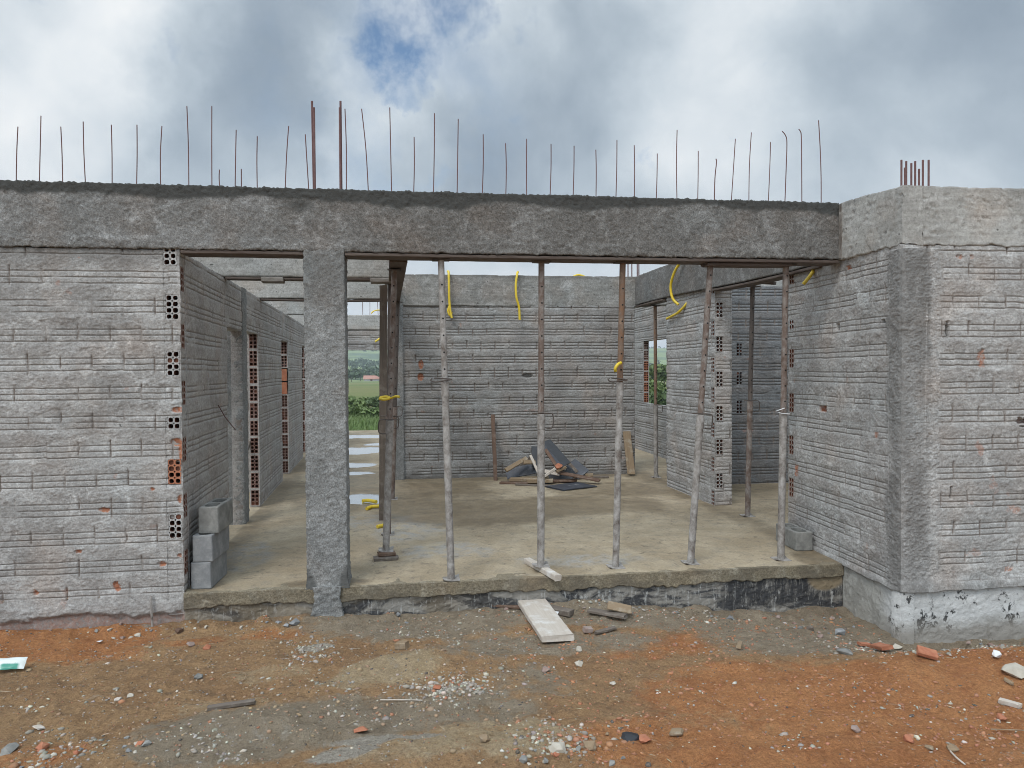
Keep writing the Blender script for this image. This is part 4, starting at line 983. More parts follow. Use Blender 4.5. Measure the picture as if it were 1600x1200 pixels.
# ------------------------------------------------------------------ concrete blocks
def block(label, c, rz_, mat, L=.39, W=.14, Hh=.19, tilt=0):
    import bmesh
    bm = bmesh.new()
    def rr(x0, x1, y0, y1, rad, n=4):
        out = []
        for (cx, cy, a0) in ((x1-rad, y1-rad, 0), (x0+rad, y1-rad, 90), (x0+rad, y0+rad, 180), (x1-rad, y0+rad, 270)):
            for k in range(n+1):
                a = math.radians(a0+90*k/n); out.append((cx+rad*math.cos(a), cy+rad*math.sin(a)))
        return out
    vs = []; fs = []
    o_ = rr(-W/2, W/2, -L/2, L/2, .010); n = len(o_)
    mb = MB()
    ch_ = .006
    rings = [[(x*.96, y*.985, 0) for x, y in o_], [(x, y, ch_) for x, y in o_], [(x, y, Hh-ch_) for x, y in o_], [(x*.96, y*.985, Hh) for x, y in o_]]
    v = [p for r_ in rings for p in r_]
    mb.add(v, [(i*n+k, i*n+(k+1) % n, (i+1)*n+(k+1) % n, (i+1)*n+k) for i in range(3) for k in range(n)]+[tuple(range(n-1, -1, -1))])
    # top with two wells: bmesh fill
    bm = bmesh.new()
    loops = [[(x*.96, y*.985) for x, y in o_], rr(-W/2+.026, W/2-.026, .012, L/2-.03, .035), rr(-W/2+.026, W/2-.026, -L/2+.03, -.012, .035)]
    eds = []
    for lp in loops:
        bv = [bm.verts.new((x, y, Hh)) for x, y in lp]
        eds += [bm.edges.new((bv[k], bv[(k+1) % len(bv)])) for k in range(len(bv))]
    bmesh.ops.triangle_fill(bm, use_beauty=True, edges=eds)
    tv = [tuple(x.co) for x in bm.verts]; bm.verts.index_update()
    tf = []
    for f in bm.faces:
        cc = f.calc_center_median()
        if any(abs(cc.x) < W/2-.03 and y0 < cc.y < y1 for (y0, y1) in ((.03, L/2-.05), (-L/2+.05, -.03))): continue
        tf.append(tuple(q.index for q in f.verts))
    bm.free(); mb.add(tv, tf)
    for lp in loops[1:]:
        m = len(lp); vv = [(x, y, Hh) for x, y in lp]+[(x*.92, y*.98, .03) for x, y in lp]
        mb.add(vv, [(k, m+k, m+(k+1) % m, (k+1) % m) for k in range(m)]+[tuple(range(m, 2*m))])
    mb.v = [(x+.0022*(float(vn(x*60+z*31, y*60+z*17, 5))-.5)*2, y+.0022*(float(vn(x*55+z*23, y*50+z*41, 6))-.5)*2, z) for x, y, z in mb.v]
    me = bpy.data.meshes.new('concrete_block'); me.from_pydata(mb.v, [], mb.f); me.materials.append(mat); me.update()
    o = bpy.data.objects.new('concrete_block', me); COL.objects.link(o)
    o.location = c; o.rotation_euler = (0, 0, rz_)
    return tag(o, label, 'concrete block', 'grey hollow concrete blocks')
block('lowest grey concrete block of the stack beside the left wall end', (-1.470, 5.71, .002), math.radians(-3), MAT['block'])
block('middle grey concrete block of the stack beside the left wall end', (-1.455, 5.715, .194), math.radians(-4), MAT['block'])
block('topmost brownish concrete block of the left stack, its two wells showing', (-1.432, 5.77, .386), math.radians(-2), MAT['block_damp'])
block('single concrete block lying by the right wall with its wells open upward', (3.335, 6.05, .002), math.radians(-3), MAT['block_damp'], Hh=.155, W=.15)
# thin broken prop pin wire leaning from the passage wall
pw = [onx(341, 633, PX(6.8)+.02), onx(352, 652, PX(6.8)+.05), onx(368, 672, PX(6.8)+.10)]
mb = MB(); c_ = Vector(pw[1]); mb.tube([Vector(p)-c_ for p in pw], .004, 6)
o = mb.build('wire', MAT['rust']); o.location = c_; tag(o, 'thin rusty wire sticking out of the passage wall beside the first doorway', 'wire')
board('timber_stick', 'grey stick leaning in the second passage doorway', 'stick', ony(383, 710, 8.6), ony(393, 682, 8.9), .035, .035, MAT['wood_grey'])

# ------------------------------------------------------------------ scrap timber pile at the back wall
PB = 'scrap timber heap at the back wall'
def pil(label, a, b, w, th, mat, roll=0.0, upv=(0, 0, 1), name='plank'):
    return board(name, label, 'panel' if name == 'plywood_panel' else 'plank', a, b, w, th, mat, roll, PB, upv=upv)
Y = 10.1
pil('black plywood panel leaning at the top of the scrap heap', ony(852, 690, 10.35), ony(884, 727, 10.05), .17, .018, MAT['panel_black'], upv=(.2, -1, .45), name='plywood_panel')
pil('second dark plywood strip with pale edge below the leaning black panel', ony(848, 697, 10.3), ony(875, 728, 9.98), .06, .02, MAT['panel_blue'], upv=(.1, -1, .5), name='plywood_panel')
pil('small black plywood piece standing behind the left sticks of the heap', ony(839, 698, 10.3), ony(840, 730, 10.15), .16, .018, MAT['panel_black'], upv=(0, -1, .3), name='plywood_panel')
pil('black panel lying low at the left of the heap', ony(791, 741, 10.2), ony(838, 731, 10.2), .16, .018, MAT['panel_blue'], upv=(0, -1, .7), name='plywood_panel')
pil('tan plank sloping up to the right on the left side of the heap', ony(790, 735, 10.0), ony(823, 716, 10.15), .06, .035, MAT['wood_tan'], upv=(0, -1, .6))
pil('short tan plank bridging to the standing stick at the left of the heap', ony(818, 722, 10.05), ony(836, 722, 10.1), .06, .03, MAT['wood_tan'], upv=(0, -1, .6))
pil('pale crooked stick standing steeply at the left of the heap', ony(829, 712, 9.95), ony(844, 745, 9.8), .035, .03, MAT['wood_pale'], upv=(0, -1, 0))
pil('pale short stick rising to the right in the middle of the heap', ony(848, 746, 9.8), ony(868, 732, 9.85), .035, .03, MAT['wood_pale'], upv=(0, -1, 0))
pil('pale stub stick right of the orange brick in the heap', ony(870, 737, 9.9), ony(884, 730, 9.95), .035, .03, MAT['wood_tan'], upv=(0, -1, 0))
pil('brown leaning lath under the leaning black panel', ony(852, 702, 10.2), ony(872, 732, 9.95), .05, .02, MAT['wood_brown'], upv=(.1, -1, .5))
pil('long brown plank sloping down to the right end of the heap', ony(871, 738, 10.0), ony(937, 751, 9.72), .10, .022, MAT['wood_brown'], roll=.15)
pil('dusty blue black plywood strip falling to the right at the back of the heap', ony(890, 724, 10.4), ony(912, 742, 10.2), .22, .016, MAT['panel_blue'], upv=(-.2, -1, .8), name='plywood_panel')
pil('white edged plywood strip at the right back of the heap', ony(904, 728, 10.42), ony(917, 744, 10.25), .06, .016, MAT['wood_pale'], upv=(-.2, -1, .8), name='plywood_panel')
pil('tan plank lying flat at the front left of the heap', onz(797, 749, .05), onz(842, 750, .05), .09, .05, MAT['wood_tan'])
pil('tan timber end lying at the front middle of the heap', onz(824, 752, .04), onz(864, 751, .05), .07, .05, MAT['wood_tan'])
pil('reddish brown plank on the floor at the left foot of the heap', onz(782, 754, .015), onz(826, 755, .015), .09, .025, MAT['wood_brown'])
pil('thin dark plank on the floor in front of the heap', onz(806, 757, .012), onz(862, 759, .012), .06, .02, MAT['wood_grey'])
pil('brown plank lying under the middle of the heap', onz(846, 752, .03), onz(900, 750, .03), .12, .03, MAT['wood_brown'])
pil('flat blue black panel on the floor in front of the heap', onz(866, 763, .012), onz(918, 757, .012), .40, .016, MAT['panel_blue'], name='plywood_panel')
pil('dark board on the floor at the far right of the heap', onz(925, 745, .015), onz(951, 745, .015), .10, .02, MAT['wood_grey'])
pil('thin grey lath crossing behind the tan plank at the left of the heap', ony(800, 742, 10.3), ony(842, 702, 10.3), .04, .018, MAT['wood_grey'], upv=(0, -1, 0))
pil('dark lath leaning at the right flank of the black panel', ony(868, 700, 10.4), ony(902, 738, 10.15), .045, .02, MAT['wood_grey'], upv=(0, -1, 0))
pil('pale splintered board end in the dark middle of the heap', ony(846, 735, 10.0), ony(874, 741, 9.95), .05, .02, MAT['wood_pale'], upv=(0, -1, .4))
pil('short tan block end at the far right of the heap', ony(915, 743, 10.1), ony(926, 742, 10.1), .05, .045, MAT['wood_tan'])
pil('black plywood offcut under the long brown plank', ony(858, 745, 10.15), ony(895, 743, 10.15), .16, .016, MAT['panel_black'], upv=(0, -1, .5), name='plywood_panel')
board('plank', 'narrow brown lath leaning upright on the back wall left of the heap', 'plank', ony(774.5, 752, 10.3), ony(770, 648, 10.58), .055, .025, MAT['wood_brown'], upv=(0, -1, 0))
board('plank', 'pale tan plank leaning on the right end of the back wall', 'plank', ony(986.5, 741, 10.35), ony(979, 674, 10.56), .115, .025, MAT['wood_tan'], upv=(0, -1, 0))
import bmesh
def rock(name, label, cat, c, size, mat, seed, group=None, flat=1.0, npts=16, rz_=None, sq_=(1, 1, 1)):
    rnd = random.Random(seed); bm = bmesh.new()
    for k in range(npts):
        v = Vector((rnd.gauss(0, 1), rnd.gauss(0, 1), rnd.gauss(0, 1))).normalized()*rnd.uniform(.75, 1)
        bm.verts.new((v.x*size*sq_[0], v.y*size*sq_[1], v.z*size*flat*sq_[2]))
    r_ = bmesh.ops.convex_hull(bm, input=bm.verts)
    bmesh.ops.delete(bm, geom=[e for e in r_['geom_interior'] if isinstance(e, bmesh.types.BMVert)], context='VERTS')
    me = bpy.data.meshes.new(name); bm.to_mesh(me); bm.free(); me.materials.append(mat)
    o = bpy.data.objects.new(name, me); COL.objects.link(o); o.location = c; o.rotation_euler = (0, 0, rnd.uniform(0, 6) if rz_ is None else rz_)
    return tag(o, label, cat, group)
rock('brick_fragment', 'orange brick fragment caught in the scrap timber heap', 'brick', ony(873, 729, 9.93), .065, MAT['clay'], 5, flat=.8)

# ------------------------------------------------------------------ ground
def gz(x, y):
    x = np.asarray(x, float); y = np.asarray(y, float)
    base = -.215+.0*x
    base = base-.02*(1-sst(-2.4, -1.0, x))*sst(4.2, 5.4, y)
    base = base-.155*sst(1.0, 3.0, x)*sst(4.3, 5.3, y)
    d = sst(2.6, 3.4, x)*np.exp(-((y-4.55)/.30)**2)*(x > 2.4)
    base = base-.15*d
    base = base+.07*np.exp(-((x-3.2)/1.0)**2-((y-3.85)/.33)**2)
    base = base+.09*np.exp(-((x-.12)/.40)**2-((y-4.45)/.20)**2)+.05*np.exp(-((x+.75)/.35)**2-((y-3.75)/.2)**2)+.06*np.exp(-((x-.35)/.5)**2-((y-3.35)/.18)**2)
    base = base+.02*(1-sst(2.5, 4.5, y))
    n = .05*(fbm(x*1.1, y*1.3, 201, 3)-.5)+.050*(fbm(x*4.2, y*4.8, 203, 3)-.5)+.032*(fbm(x*13, y*14, 205, 3)-.5)
    near = 1-sst(9, 16, np.hypot(x, y-3))
    base = base+n*near
    heap = .06*sst(.45, .8, fbm(x*5, y*5, 207, 3))*np.exp(-((y-5.32)/.13)**2)*(x > -1.6)*(x < 3.4); base = base+heap
    heap2 = (.035*sst(.4, .75, fbm(x*6, y*5, 209, 3))*np.exp(-((y-5.36)/.10)**2)*(x < -1.5)); base = base+heap2*(x > -6)
    heap3 = .05*sst(.42, .75, fbm(x*7, y*6, 210, 3))*np.exp(-((y-4.60)/.10)**2)*(x > 3.2)*(x < 7); base = base+heap3
    inside = (sst(5.5, 6.2, y)*(1-sst(19.2, 20.0, y)))*sst(-6.5, -4.5, x)*(1-sst(6.5, 8.5, x)); base = base*(1-inside)-.5*inside
    far = sst(20, 27, y); drop = -.75*far-1.9*sst(30, 330, y)
    hill = 46*sst(340, 1500, y+.05*x)*(.85+.3*fbm(x*.0022, y*.0014, 211, 4))
    hill = hill+ 34*sst(1500, 3600, y)*(.5+fbm(x*.0011, y*.0011, 213, 3))
    return base*(1-far)+(-.25*far)+drop+hill+far*(1-sst(300, 600, y))*.12*(fbm(x*.3, y*.3, 212, 3)-.5)
def grow(a, b, r, d0):
    out = [a]; d = d0
    while abs(out[-1]-a) < abs(b-a): out.append(out[-1]+math.copysign(d, b-a)); d *= r
    return np.array(out)
gx = np.concatenate([grow(-2.9, -3500, 1.10, .05)[::-1], np.linspace(-2.9, 4.4, 430)[1:-1], grow(4.4, 3500, 1.10, .05)])
gy = np.concatenate([grow(2.3, -1500, 1.16, .08)[::-1], np.linspace(2.3, 5.5, 230)[1:-1], grow(5.5, 6000, 1.035, .03)])
gxx, gyy = np.meshgrid(gx, gy)
gzz = gz(gxx, gyy)
def gblob(px, py, rx, ry, z=-.2): c = onz(px, py, z); return ((gxx-c[0])/rx)**2+((gyy-c[1])/ry)**2
gn = fbm(gxx*2, gyy*2, 221, 4)
def msk(lst):
    m = np.zeros_like(gxx)
    for (px, py, rx, ry, a) in lst: m = np.maximum(m, a*(1-sst(.2, 1.3, gblob(px, py, rx, ry)+(gn-.5)*1.0)))
    return m
m_or = msk([(1400, 1110, 1.25, .75, 1), (1150, 1080, .7, .5, .85), (1250, 1180, 1.0, .5, 1), (1500, 1060, .9, .45, 1), (1020, 1170, .5, .35, .7), (120, 990, .55, .16, 1), (200, 970, .35, .14, 1), (60, 1010, .6, .25, .7), (60, 1180, .3, .2, .6), (430, 990, .3, .14, .6), (1000, 1010, .35, .2, .5), (1100, 1000, .5, .25, .7), (300, 1000, .3, .1, .6)])
m_gr = msk([(650, 970, 1.0, .35, .85), (480, 960, .4, .25, .6), (900, 1000, .7, .25, .7), (1250, 985, .8, .3, 1), (1380, 1000, .4, .25, 1), (520, 1130, .7, .3, .9), (350, 1150, .6, .35, .95), (760, 1010, .5, .3, .7), (720, 1100, .5, .3, .75), (840, 1060, .3, .3, .6), (1550, 1010, .8, .15, .9), (1100, 960, .7, .22, .9), (60, 970, .3, .08, .7), (950, 960, .6, .2, .9)])
m_gr = np.maximum(m_gr, .85*sst(4.85, 5.25, gyy+.4*(gn-.5))*(gyy < 20)*sst(-.7, -.2, gxx))
m_tn = msk([(620, 1045, .36, .25, .95), (560, 1060, .25, .15, .6), (420, 1050, .3, .12, .5), (760, 1160, .45, .25, .7), (620, 1180, .3, .2, .6), (340, 1100, .3, .12, .4)])
cem = msk([(600, 1160, .30, .08, 1), (540, 1185, .20, .08, 1), (490, 1005, .16, .07, .9), (395, 1155, .2, .12, .35), (1480, 1030, .4, .06, .5), (290, 968, .14, .05, .9), (230, 975, .12, .04, .7), (700, 1075, .22, .08, .5)])
hol = sst(1.7, 2.3, gxx)*sst(4.12, 4.34, gyy+.25*(gn-.5)+.05*(gxx-3))*(gyy < 20); m_gr = np.maximum(m_gr, hol); m_or = m_or*(1-hol)
m_or = np.maximum(m_or, .9*(1-sst(-1.9, -1.5, gxx))*sst(4.7, 5.0, gyy+.3*(gn-.5))*(gyy < 20)); m_gr = m_gr*(1-m_or*(gxx < -1.4))
vcol = np.stack([m_or, m_gr, m_tn, np.ones_like(m_or)], -1).reshape(-1, 4)
idx = np.arange(gxx.size).reshape(gxx.shape)
q = np.stack([idx[:-1, :-1], idx[:-1, 1:], idx[1:, 1:], idx[1:, :-1]], -1).reshape(-1, 4)
ground = link_mesh('ground', np.stack([gxx, gyy, gzz], -1).reshape(-1, 3), q, MAT['ground'], None, {'mix': vcol, 'cement': cem.ravel()}, smooth=True)
ground['kind'] = 'structure'
def gpt(px, py, dz=0.0):
    """where the line of sight through a pixel meets the soil"""
    z = -.2
    for k in range(12):
        p = onz(px, py, z); z = float(gz(p[0], p[1]))
    return np.array([p[0], p[1], z+dz])

# gravel: uncountable chips of stone, brick and wood on the soil
def gravel():
    rnd = np.random.RandomState(5)
    t = (1+5**.5)/2
    ico = np.array([(-1, t, 0), (1, t, 0), (-1, -t, 0), (1, -t, 0), (0, -1, t), (0, 1, t), (0, -1, -t), (0, 1, -t), (t, 0, -1), (t, 0, 1), (-t, 0, -1), (-t, 0, 1)])/1.9
    icf = np.array([(0, 11, 5), (0, 5, 1), (0, 1, 7), (0, 7, 10), (0, 10, 11), (1, 5, 9), (5, 11, 4), (11, 10, 2), (10, 7, 6), (7, 1, 8), (3, 9, 4), (3, 4, 2), (3, 2, 6), (3, 6, 8), (3, 8, 9), (4, 9, 5), (2, 4, 11), (6, 2, 10), (8, 6, 7), (9, 8, 1)])
    P_ = []; kinds = []; sz = []
    def add(x, y, k, s): P_.append((x, y)); kinds.append(k); sz.append(s)
    # clusters  (px, py, spread_px_x, spread_px_y, count, kind weights white/grey/brick/dark/wood)
    CL = [(690, 1082, 55, 18, 420, (.65, .2, .12, .03, 0)), (720, 1075, 32, 12, 190, (.7, .2, .1, 0, 0)), (490, 1018, 32, 16, 260, (.45, .45, .08, .02, 0)), (480, 1070, 60, 14, 60, (.6, .3, .1, 0, 0)), (560, 1120, 60, 14, 60, (.5, .4, .1, 0, 0)), (860, 1175, 40, 20, 300, (.35, .3, .3, .05, 0)), (900, 1185, 50, 20, 120, (.25, .25, .45, .05, 0)), (710, 988, 60, 14, 120, (.5, .4, .1, 0, 0)), (620, 990, 40, 14, 60, (.5, .3, .2, 0, 0)), (820, 1035, 45, 18, 90, (.5, .35, .15, 0, 0)), (330, 1165, 60, 22, 130, (.4, .5, .05, .05, 0)), (360, 1190, 30, 10, 60, (.3, .6, .05, .05, 0)), (100, 1170, 45, 14, 130, (.2, .65, .12, .03, 0)), (60, 1195, 40, 8, 50, (.2, .6, .2, 0, 0)), (45, 1105, 30, 6, 25, (.8, .1, .1, 0, 0)), (1340, 1000, 60, 22, 180, (.35, .45, .18, .02, 0)), (1480, 1035, 80, 10, 160, (.35, .4, .25, 0, 0)), (1100, 950, 90, 10, 130, (.4, .3, .3, 0, 0)), (960, 965, 60, 10, 70, (.4, .3, .2, .1, 0)), (1430, 1110, 90, 16, 140, (.15, .1, .7, .05, 0)), (1560, 1140, 50, 22, 110, (.2, .1, .65, .05, 0)), (1240, 1165, 30, 12, 45, (.3, .2, .5, 0, 0)), (1280, 1090, 60, 10, 60, (.15, .1, .7, .05, 0)), (1060, 1080, 50, 14, 70, (.3, .2, .45, .05, 0)), (980, 1145, 60, 12, 70, (.25, .25, .45, .05, 0)), (250, 975, 50, 14, 100, (.35, .55, .1, 0, 0)), (60, 985, 60, 8, 90, (.25, .7, .05, 0, 0)), (430, 985, 60, 14, 70, (.4, .45, .15, 0, 0)), (230, 1025, 80, 10, 50, (.5, .3, .2, 0, 0)), (190, 1090, 60, 10, 30, (.6, .3, .1, 0, 0)), (1100, 1015, 70, 12, 70, (.4, .25, .35, 0, 0)), (1470, 1150, 60, 18, 60, (.4, .2, .4, 0, 0)), (80, 972, 90, 5, 120, (.25, .6, .1, .05, 0)), (230, 972, 70, 6, 140, (.3, .5, .15, .05, 0)), (420, 962, 120, 5, 150, (.3, .5, .15, .05, 0)), (680, 953, 120, 4, 160, (.3, .45, .2, .05, 0)), (1000, 950, 150, 4, 200, (.3, .4, .25, .05, 0)), (1370, 985, 40, 12, 120, (.3, .5, .15, .05, 0)), (1520, 1022, 70, 4, 160, (.3, .5, .15, .05, 0))]
    pr = [onz]
    for (px, py, sx, sy, n, w) in CL:
        for k in range(int(n*.7)):
            a = px+rnd.normal()*sx*.8; b = py+rnd.normal()*sy*.85
            if b > 1240: continue
            p = onz(a, b, -.22)
            if p[1] > 5.38: continue
            add(p[0], p[1], rnd.choice(5, p=(w[0]*.6, w[1]+w[0]*.4-.0, w[2], w[3], w[4])), abs(rnd.normal())*.0052+.0032)
    for k in range(12000):
        x = rnd.uniform(-3.2, 4.6); y = 2.2+3.2*rnd.uniform()**1.0
        org = x > .8
        add(x, y, rnd.choice(5, p=(.05, .12, .55, .18, .10) if org else (.07, .42, .25, .18, .08)), abs(rnd.normal())*.0026+.0017)
    cr = np.random.RandomState(77)
    for k in range(7000):
        x = cr.uniform(-3.2, 4.6); y = 2.2+3.2*cr.uniform()
        if fbm(np.array(x*2.1), np.array(y*2.6), 61, 3) < .50: continue
        add(x, y, 5 if x > .7 else 6, abs(cr.normal())*.0048+.0025)
    P_ = np.array(P_); kinds = np.array(kinds); sz = np.array(sz); n = len(P_)
    z = gz(P_[:, 0], P_[:, 1])
    # keep clear of the building itself
    ok = (P_[:, 1] < 5.40) & ~((P_[:, 0] > 3.36) & (P_[:, 1] > 4.64)); P_, kinds, sz, z = P_[ok], kinds[ok], sz[ok], z[ok]; n = len(P_)
    V = ico[None]*(1+.5*(rnd.rand(n, 12, 1)-.5))*np.stack([rnd.uniform(.6, 1.7, n), rnd.uniform(.6, 1.2, n), rnd.uniform(.35, .9, n)], -1)[:, None]
    V[kinds == 4] *= np.array([3.5, .5, .4])
    V *= sz[:, None, None]
    a = rnd.uniform(0, 6.28, n); ca, sa = np.cos(a)[:, None], np.sin(a)[:, None]
    X = V[..., 0]*ca-V[..., 1]*sa; Y_ = V[..., 0]*sa+V[..., 1]*ca
    W = np.stack([X+P_[:, None, 0], Y_+P_[:, None, 1], V[..., 2]+z[:, None]+sz[:, None]*.08], -1).reshape(-1, 3)
    Fc = (icf[None]+(np.arange(n)*12)[:, None, None]).reshape(-1, 3)
    pal = np.array([(.50, .46, .385), (.30, .28, .245), (.36, .155, .085), (.07, .065, .06), (.45, .36, .24), (.36, .16, .075), (.30, .21, .13)])
    col = pal[kinds]*rnd.uniform(.7, 1.2, (n, 1))*rnd.uniform(.93, 1.07, (n, 3))
    col = np.repeat(np.concatenate([col, np.ones((n, 1))], 1), 12, axis=0)
    m, nt, b = newmat('mixed_chips'); N = NT(nt)
    nz = N.noise(N.pos(), 120, 3, .6)
    nt.links.new(N.mix(N.mapr(nz, .4, .7, 0, .5), N.attr('col').outputs['Color'], (.30, .22, .15)), b.inputs['Base Color']); b.inputs['Roughness'].default_value = .9
    o = link_mesh('gravel', W, Fc, m, None, {'col': col}); o['kind'] = 'stuff'
gravel()

# larger debris that can be picked out one by one
board('plank', 'wide pale cement stained plank lying on the soil below the slab edge', 'plank', gpt(828, 948, .06), gpt(872, 1006, .035), .215, .042, MAT['wood_pale'])
board('timber', 'dark timber lying just behind the wide pale plank', 'timber', gpt(843, 954, .03), gpt(893, 964, .03), .07, .045, MAT['wood_grey'])
board('paper_scrap', 'torn white paper scrap beside the wide pale plank', 'paper', gpt(853, 963, .035), gpt(872, 966, .035), .06, .004, MAT['paper'])
board('plank', 'dark rotten board lying on the soil right of the wide pale plank', 'plank', gpt(920, 960, .03), gpt(978, 970, .03), .07, .022, MAT['wood_grey'])
board('plank', 'warped tan board curled over the dark rotten board', 'plank', gpt(950, 958, .06), gpt(986, 964, .055), .10, .010, MAT['wood_tan'], roll=.25)
board('plank', 'thin brown board along the foundation left of the wide pale plank', 'plank', gpt(762, 948, .02), gpt(815, 953, .02), .05, .02, MAT['wood_brown'])
board('brick_slab', 'pale pink flat brick slab leaning at the dark foundation', 'brick', gpt(1086, 945, .03), gpt(1119, 944, .03), .06, .045, MAT['clay_dusty'])
board('timber_stick', 'grey stick on the soil below the dark rotten board', 'stick', gpt(930, 992, .015), gpt(962, 985, .02), .03, .018, MAT['wood_grey'])
board('brick_fragment', 'brown brick end beside the grey stick', 'brick', gpt(912, 988, .018), gpt(924, 988, .018), .05, .035, MAT['clay_dusty'])
board('timber_stick', 'short grey lath alone on the soil at the lower left', 'stick', gpt(325, 1110, .012), gpt(398, 1100, .014), .035, .020, MAT['wood_grey'])
board('tile_scrap', 'cream square tile scrap on the soil at the lower left', 'tile', gpt(55, 1141, .012), gpt(66, 1139, .012), .055, .008, MAT['wood_pale'])
board('wood_chip', 'tan square wood chip on the orange soil, front centre right', 'wood chip', gpt(1048, 1147, .012), gpt(1066, 1147, .012), .06, .012, MAT['wood_tan'])
board('wood_chip', 'upright tan wood chip on the orange soil below the right prop', 'wood chip', gpt(1154, 1016, .02), gpt(1157, 1011, .03), .03, .018, MAT['wood_tan'])
board('timber_stick', 'short pale stick at the right edge below the pale stone', 'stick', gpt(1562, 1099, .015), gpt(1594, 1108, .015), .03, .028, MAT['wood_pale'])
board('timber_stick', 'thin pale stick on the soil beside the pale stone at the right edge', 'stick', gpt(1569, 1064, .012), gpt(1583, 1069, .012), .02, .014, MAT['wood_tan'])
board('brick_fragment', 'cube shaped tan brick piece on the tan mound', 'brick', gpt(621, 1013, .02), gpt(636, 1013, .02), .055, .045, MAT['wood_tan'])
board('clay_tile', 'broken red clay tile piece near the right building corner', 'tile', gpt(1368, 1015, .03), gpt(1387, 1020, .03), .07, .025, MAT['clay'], roll=.2)
board('clay_tile', 'ribbed red clay tile piece leaning at the white foundation', 'tile', gpt(1434, 1025, .035), gpt(1463, 1032, .03), .065, .03, MAT['clay'], roll=.35)
board('clay_tile', 'small red clay piece left of the broken tile near the right corner', 'tile', gpt(1342, 1010, .02), gpt(1358, 1012, .02), .04, .02, MAT['clay'])
DG = 'loose rubble pieces on the soil'
RK = [('pale rounded stone at the right edge of the soil', 'stone', (1588, 1052), .085, 'paper_', .45), ('grey stone by the wall on the left side', 'stone', (460, 975), .04, 'block', .8), ('round grey stone on the brown soil at the left', 'stone', (310, 1060), .032, 'block_damp', .7),
 ('grey stone in the hollow near the right foundation', 'stone', (1312, 990), .05, 'block', .6), ('flat dark stone wedge below the right foundation', 'stone', (1322, 1021), .06, 'block_damp', .4), ('pale lump at the foot of the right corner', 'stone', (1402, 1009), .035, 'paper_', .7),
 ('dark flat slate piece on the orange soil, front centre', 'stone', (985, 1153), .05, 'panel_black', .3), ('orange brick chip beside the slate piece', 'brick', (1007, 1157), .038, 'clay', .5), ('red brick lump in the white gravel, centre', 'brick', (683, 1076), .03, 'clay', .6), ('red brick lump at the front below the tan mound', 'brick', (563, 1143), .04, 'clay', .5),
 ('tan brick lump at the bottom centre gravel heap', 'brick', (922, 1168), .04, 'wood_tan', .7), ('white stone at the bottom centre gravel heap', 'stone', (873, 1172), .05, 'paper_', .5), ('ochre stone in the bottom gravel, right of the cement patch', 'stone', (757, 1158), .028, 'wood_tan', .9), ('red brick lump at the bottom left corner', 'brick', (66, 1170), .035, 'clay', .7), ('grey flat stone at the bottom left edge', 'stone', (12, 1173), .06, 'block_damp', .35), ('white plaster lump on the left brown soil', 'plaster', (203, 1089), .025, 'paper_', .6),
 ('cream plaster lump next to the white one on the left brown soil', 'plaster', (185, 1094), .028, 'wood_pale', .4), ('white plaster lump right of the wide pale plank', 'plaster', (905, 1016), .028, 'paper_', .7), ('white plaster lump below the wide pale plank', 'plaster', (905, 1041), .032, 'paper_', .6), ('brown brick lump below the wide pale plank', 'brick', (852, 1049), .035, 'clay_dusty', .6), ('orange brick chip beside the bottom right stones', 'brick', (1420, 1157), .034, 'clay', .6), ('cream stone at the bottom right', 'stone', (1486, 1170), .035, 'wood_tan', .7), ('tan brick chip left of the bottom right cream stone', 'brick', (1453, 1170), .028, 'wood_tan', .5), ('red brick chip on the orange soil at the right edge', 'brick', (1565, 1125), .032, 'clay', .6), ('dark brick lump on the orange soil', 'brick', (1336, 1141), .03, 'clay_dusty', .6), ('white tile chip on the orange soil near the plank end', 'tile', (958, 1069), .022, 'paper_', .5), ('pale brick lump in the rubble at the left wall foot', 'brick', (297, 1010), .035, 'clay_dusty', .7), ('red brick lump in the rubble at the left wall foot', 'brick', (323, 1013), .03, 'clay', .6), ('brown stone at the left wall foot under the pipe', 'stone', (280, 988), .035, 'wood_brown', .7), ('grey rubble lump in front of the slab edge', 'stone', (712, 952), .045, 'block_damp', .7)]
MAT['paper_'] = simple('pale_stone', [(.3, (.36, .32, .26)), (.7, (.50, .46, .39))], 14, .9, .5)
for i, (lb, cat, (px, py), s, mt, fl) in enumerate(RK):
    rock('brick_fragment' if cat == 'brick' else 'stone' if cat == 'stone' else cat+'_fragment', lb, cat, gpt(px, py, s*fl*.4), s, MAT[mt], 300+i, DG, flat=fl, npts=18)
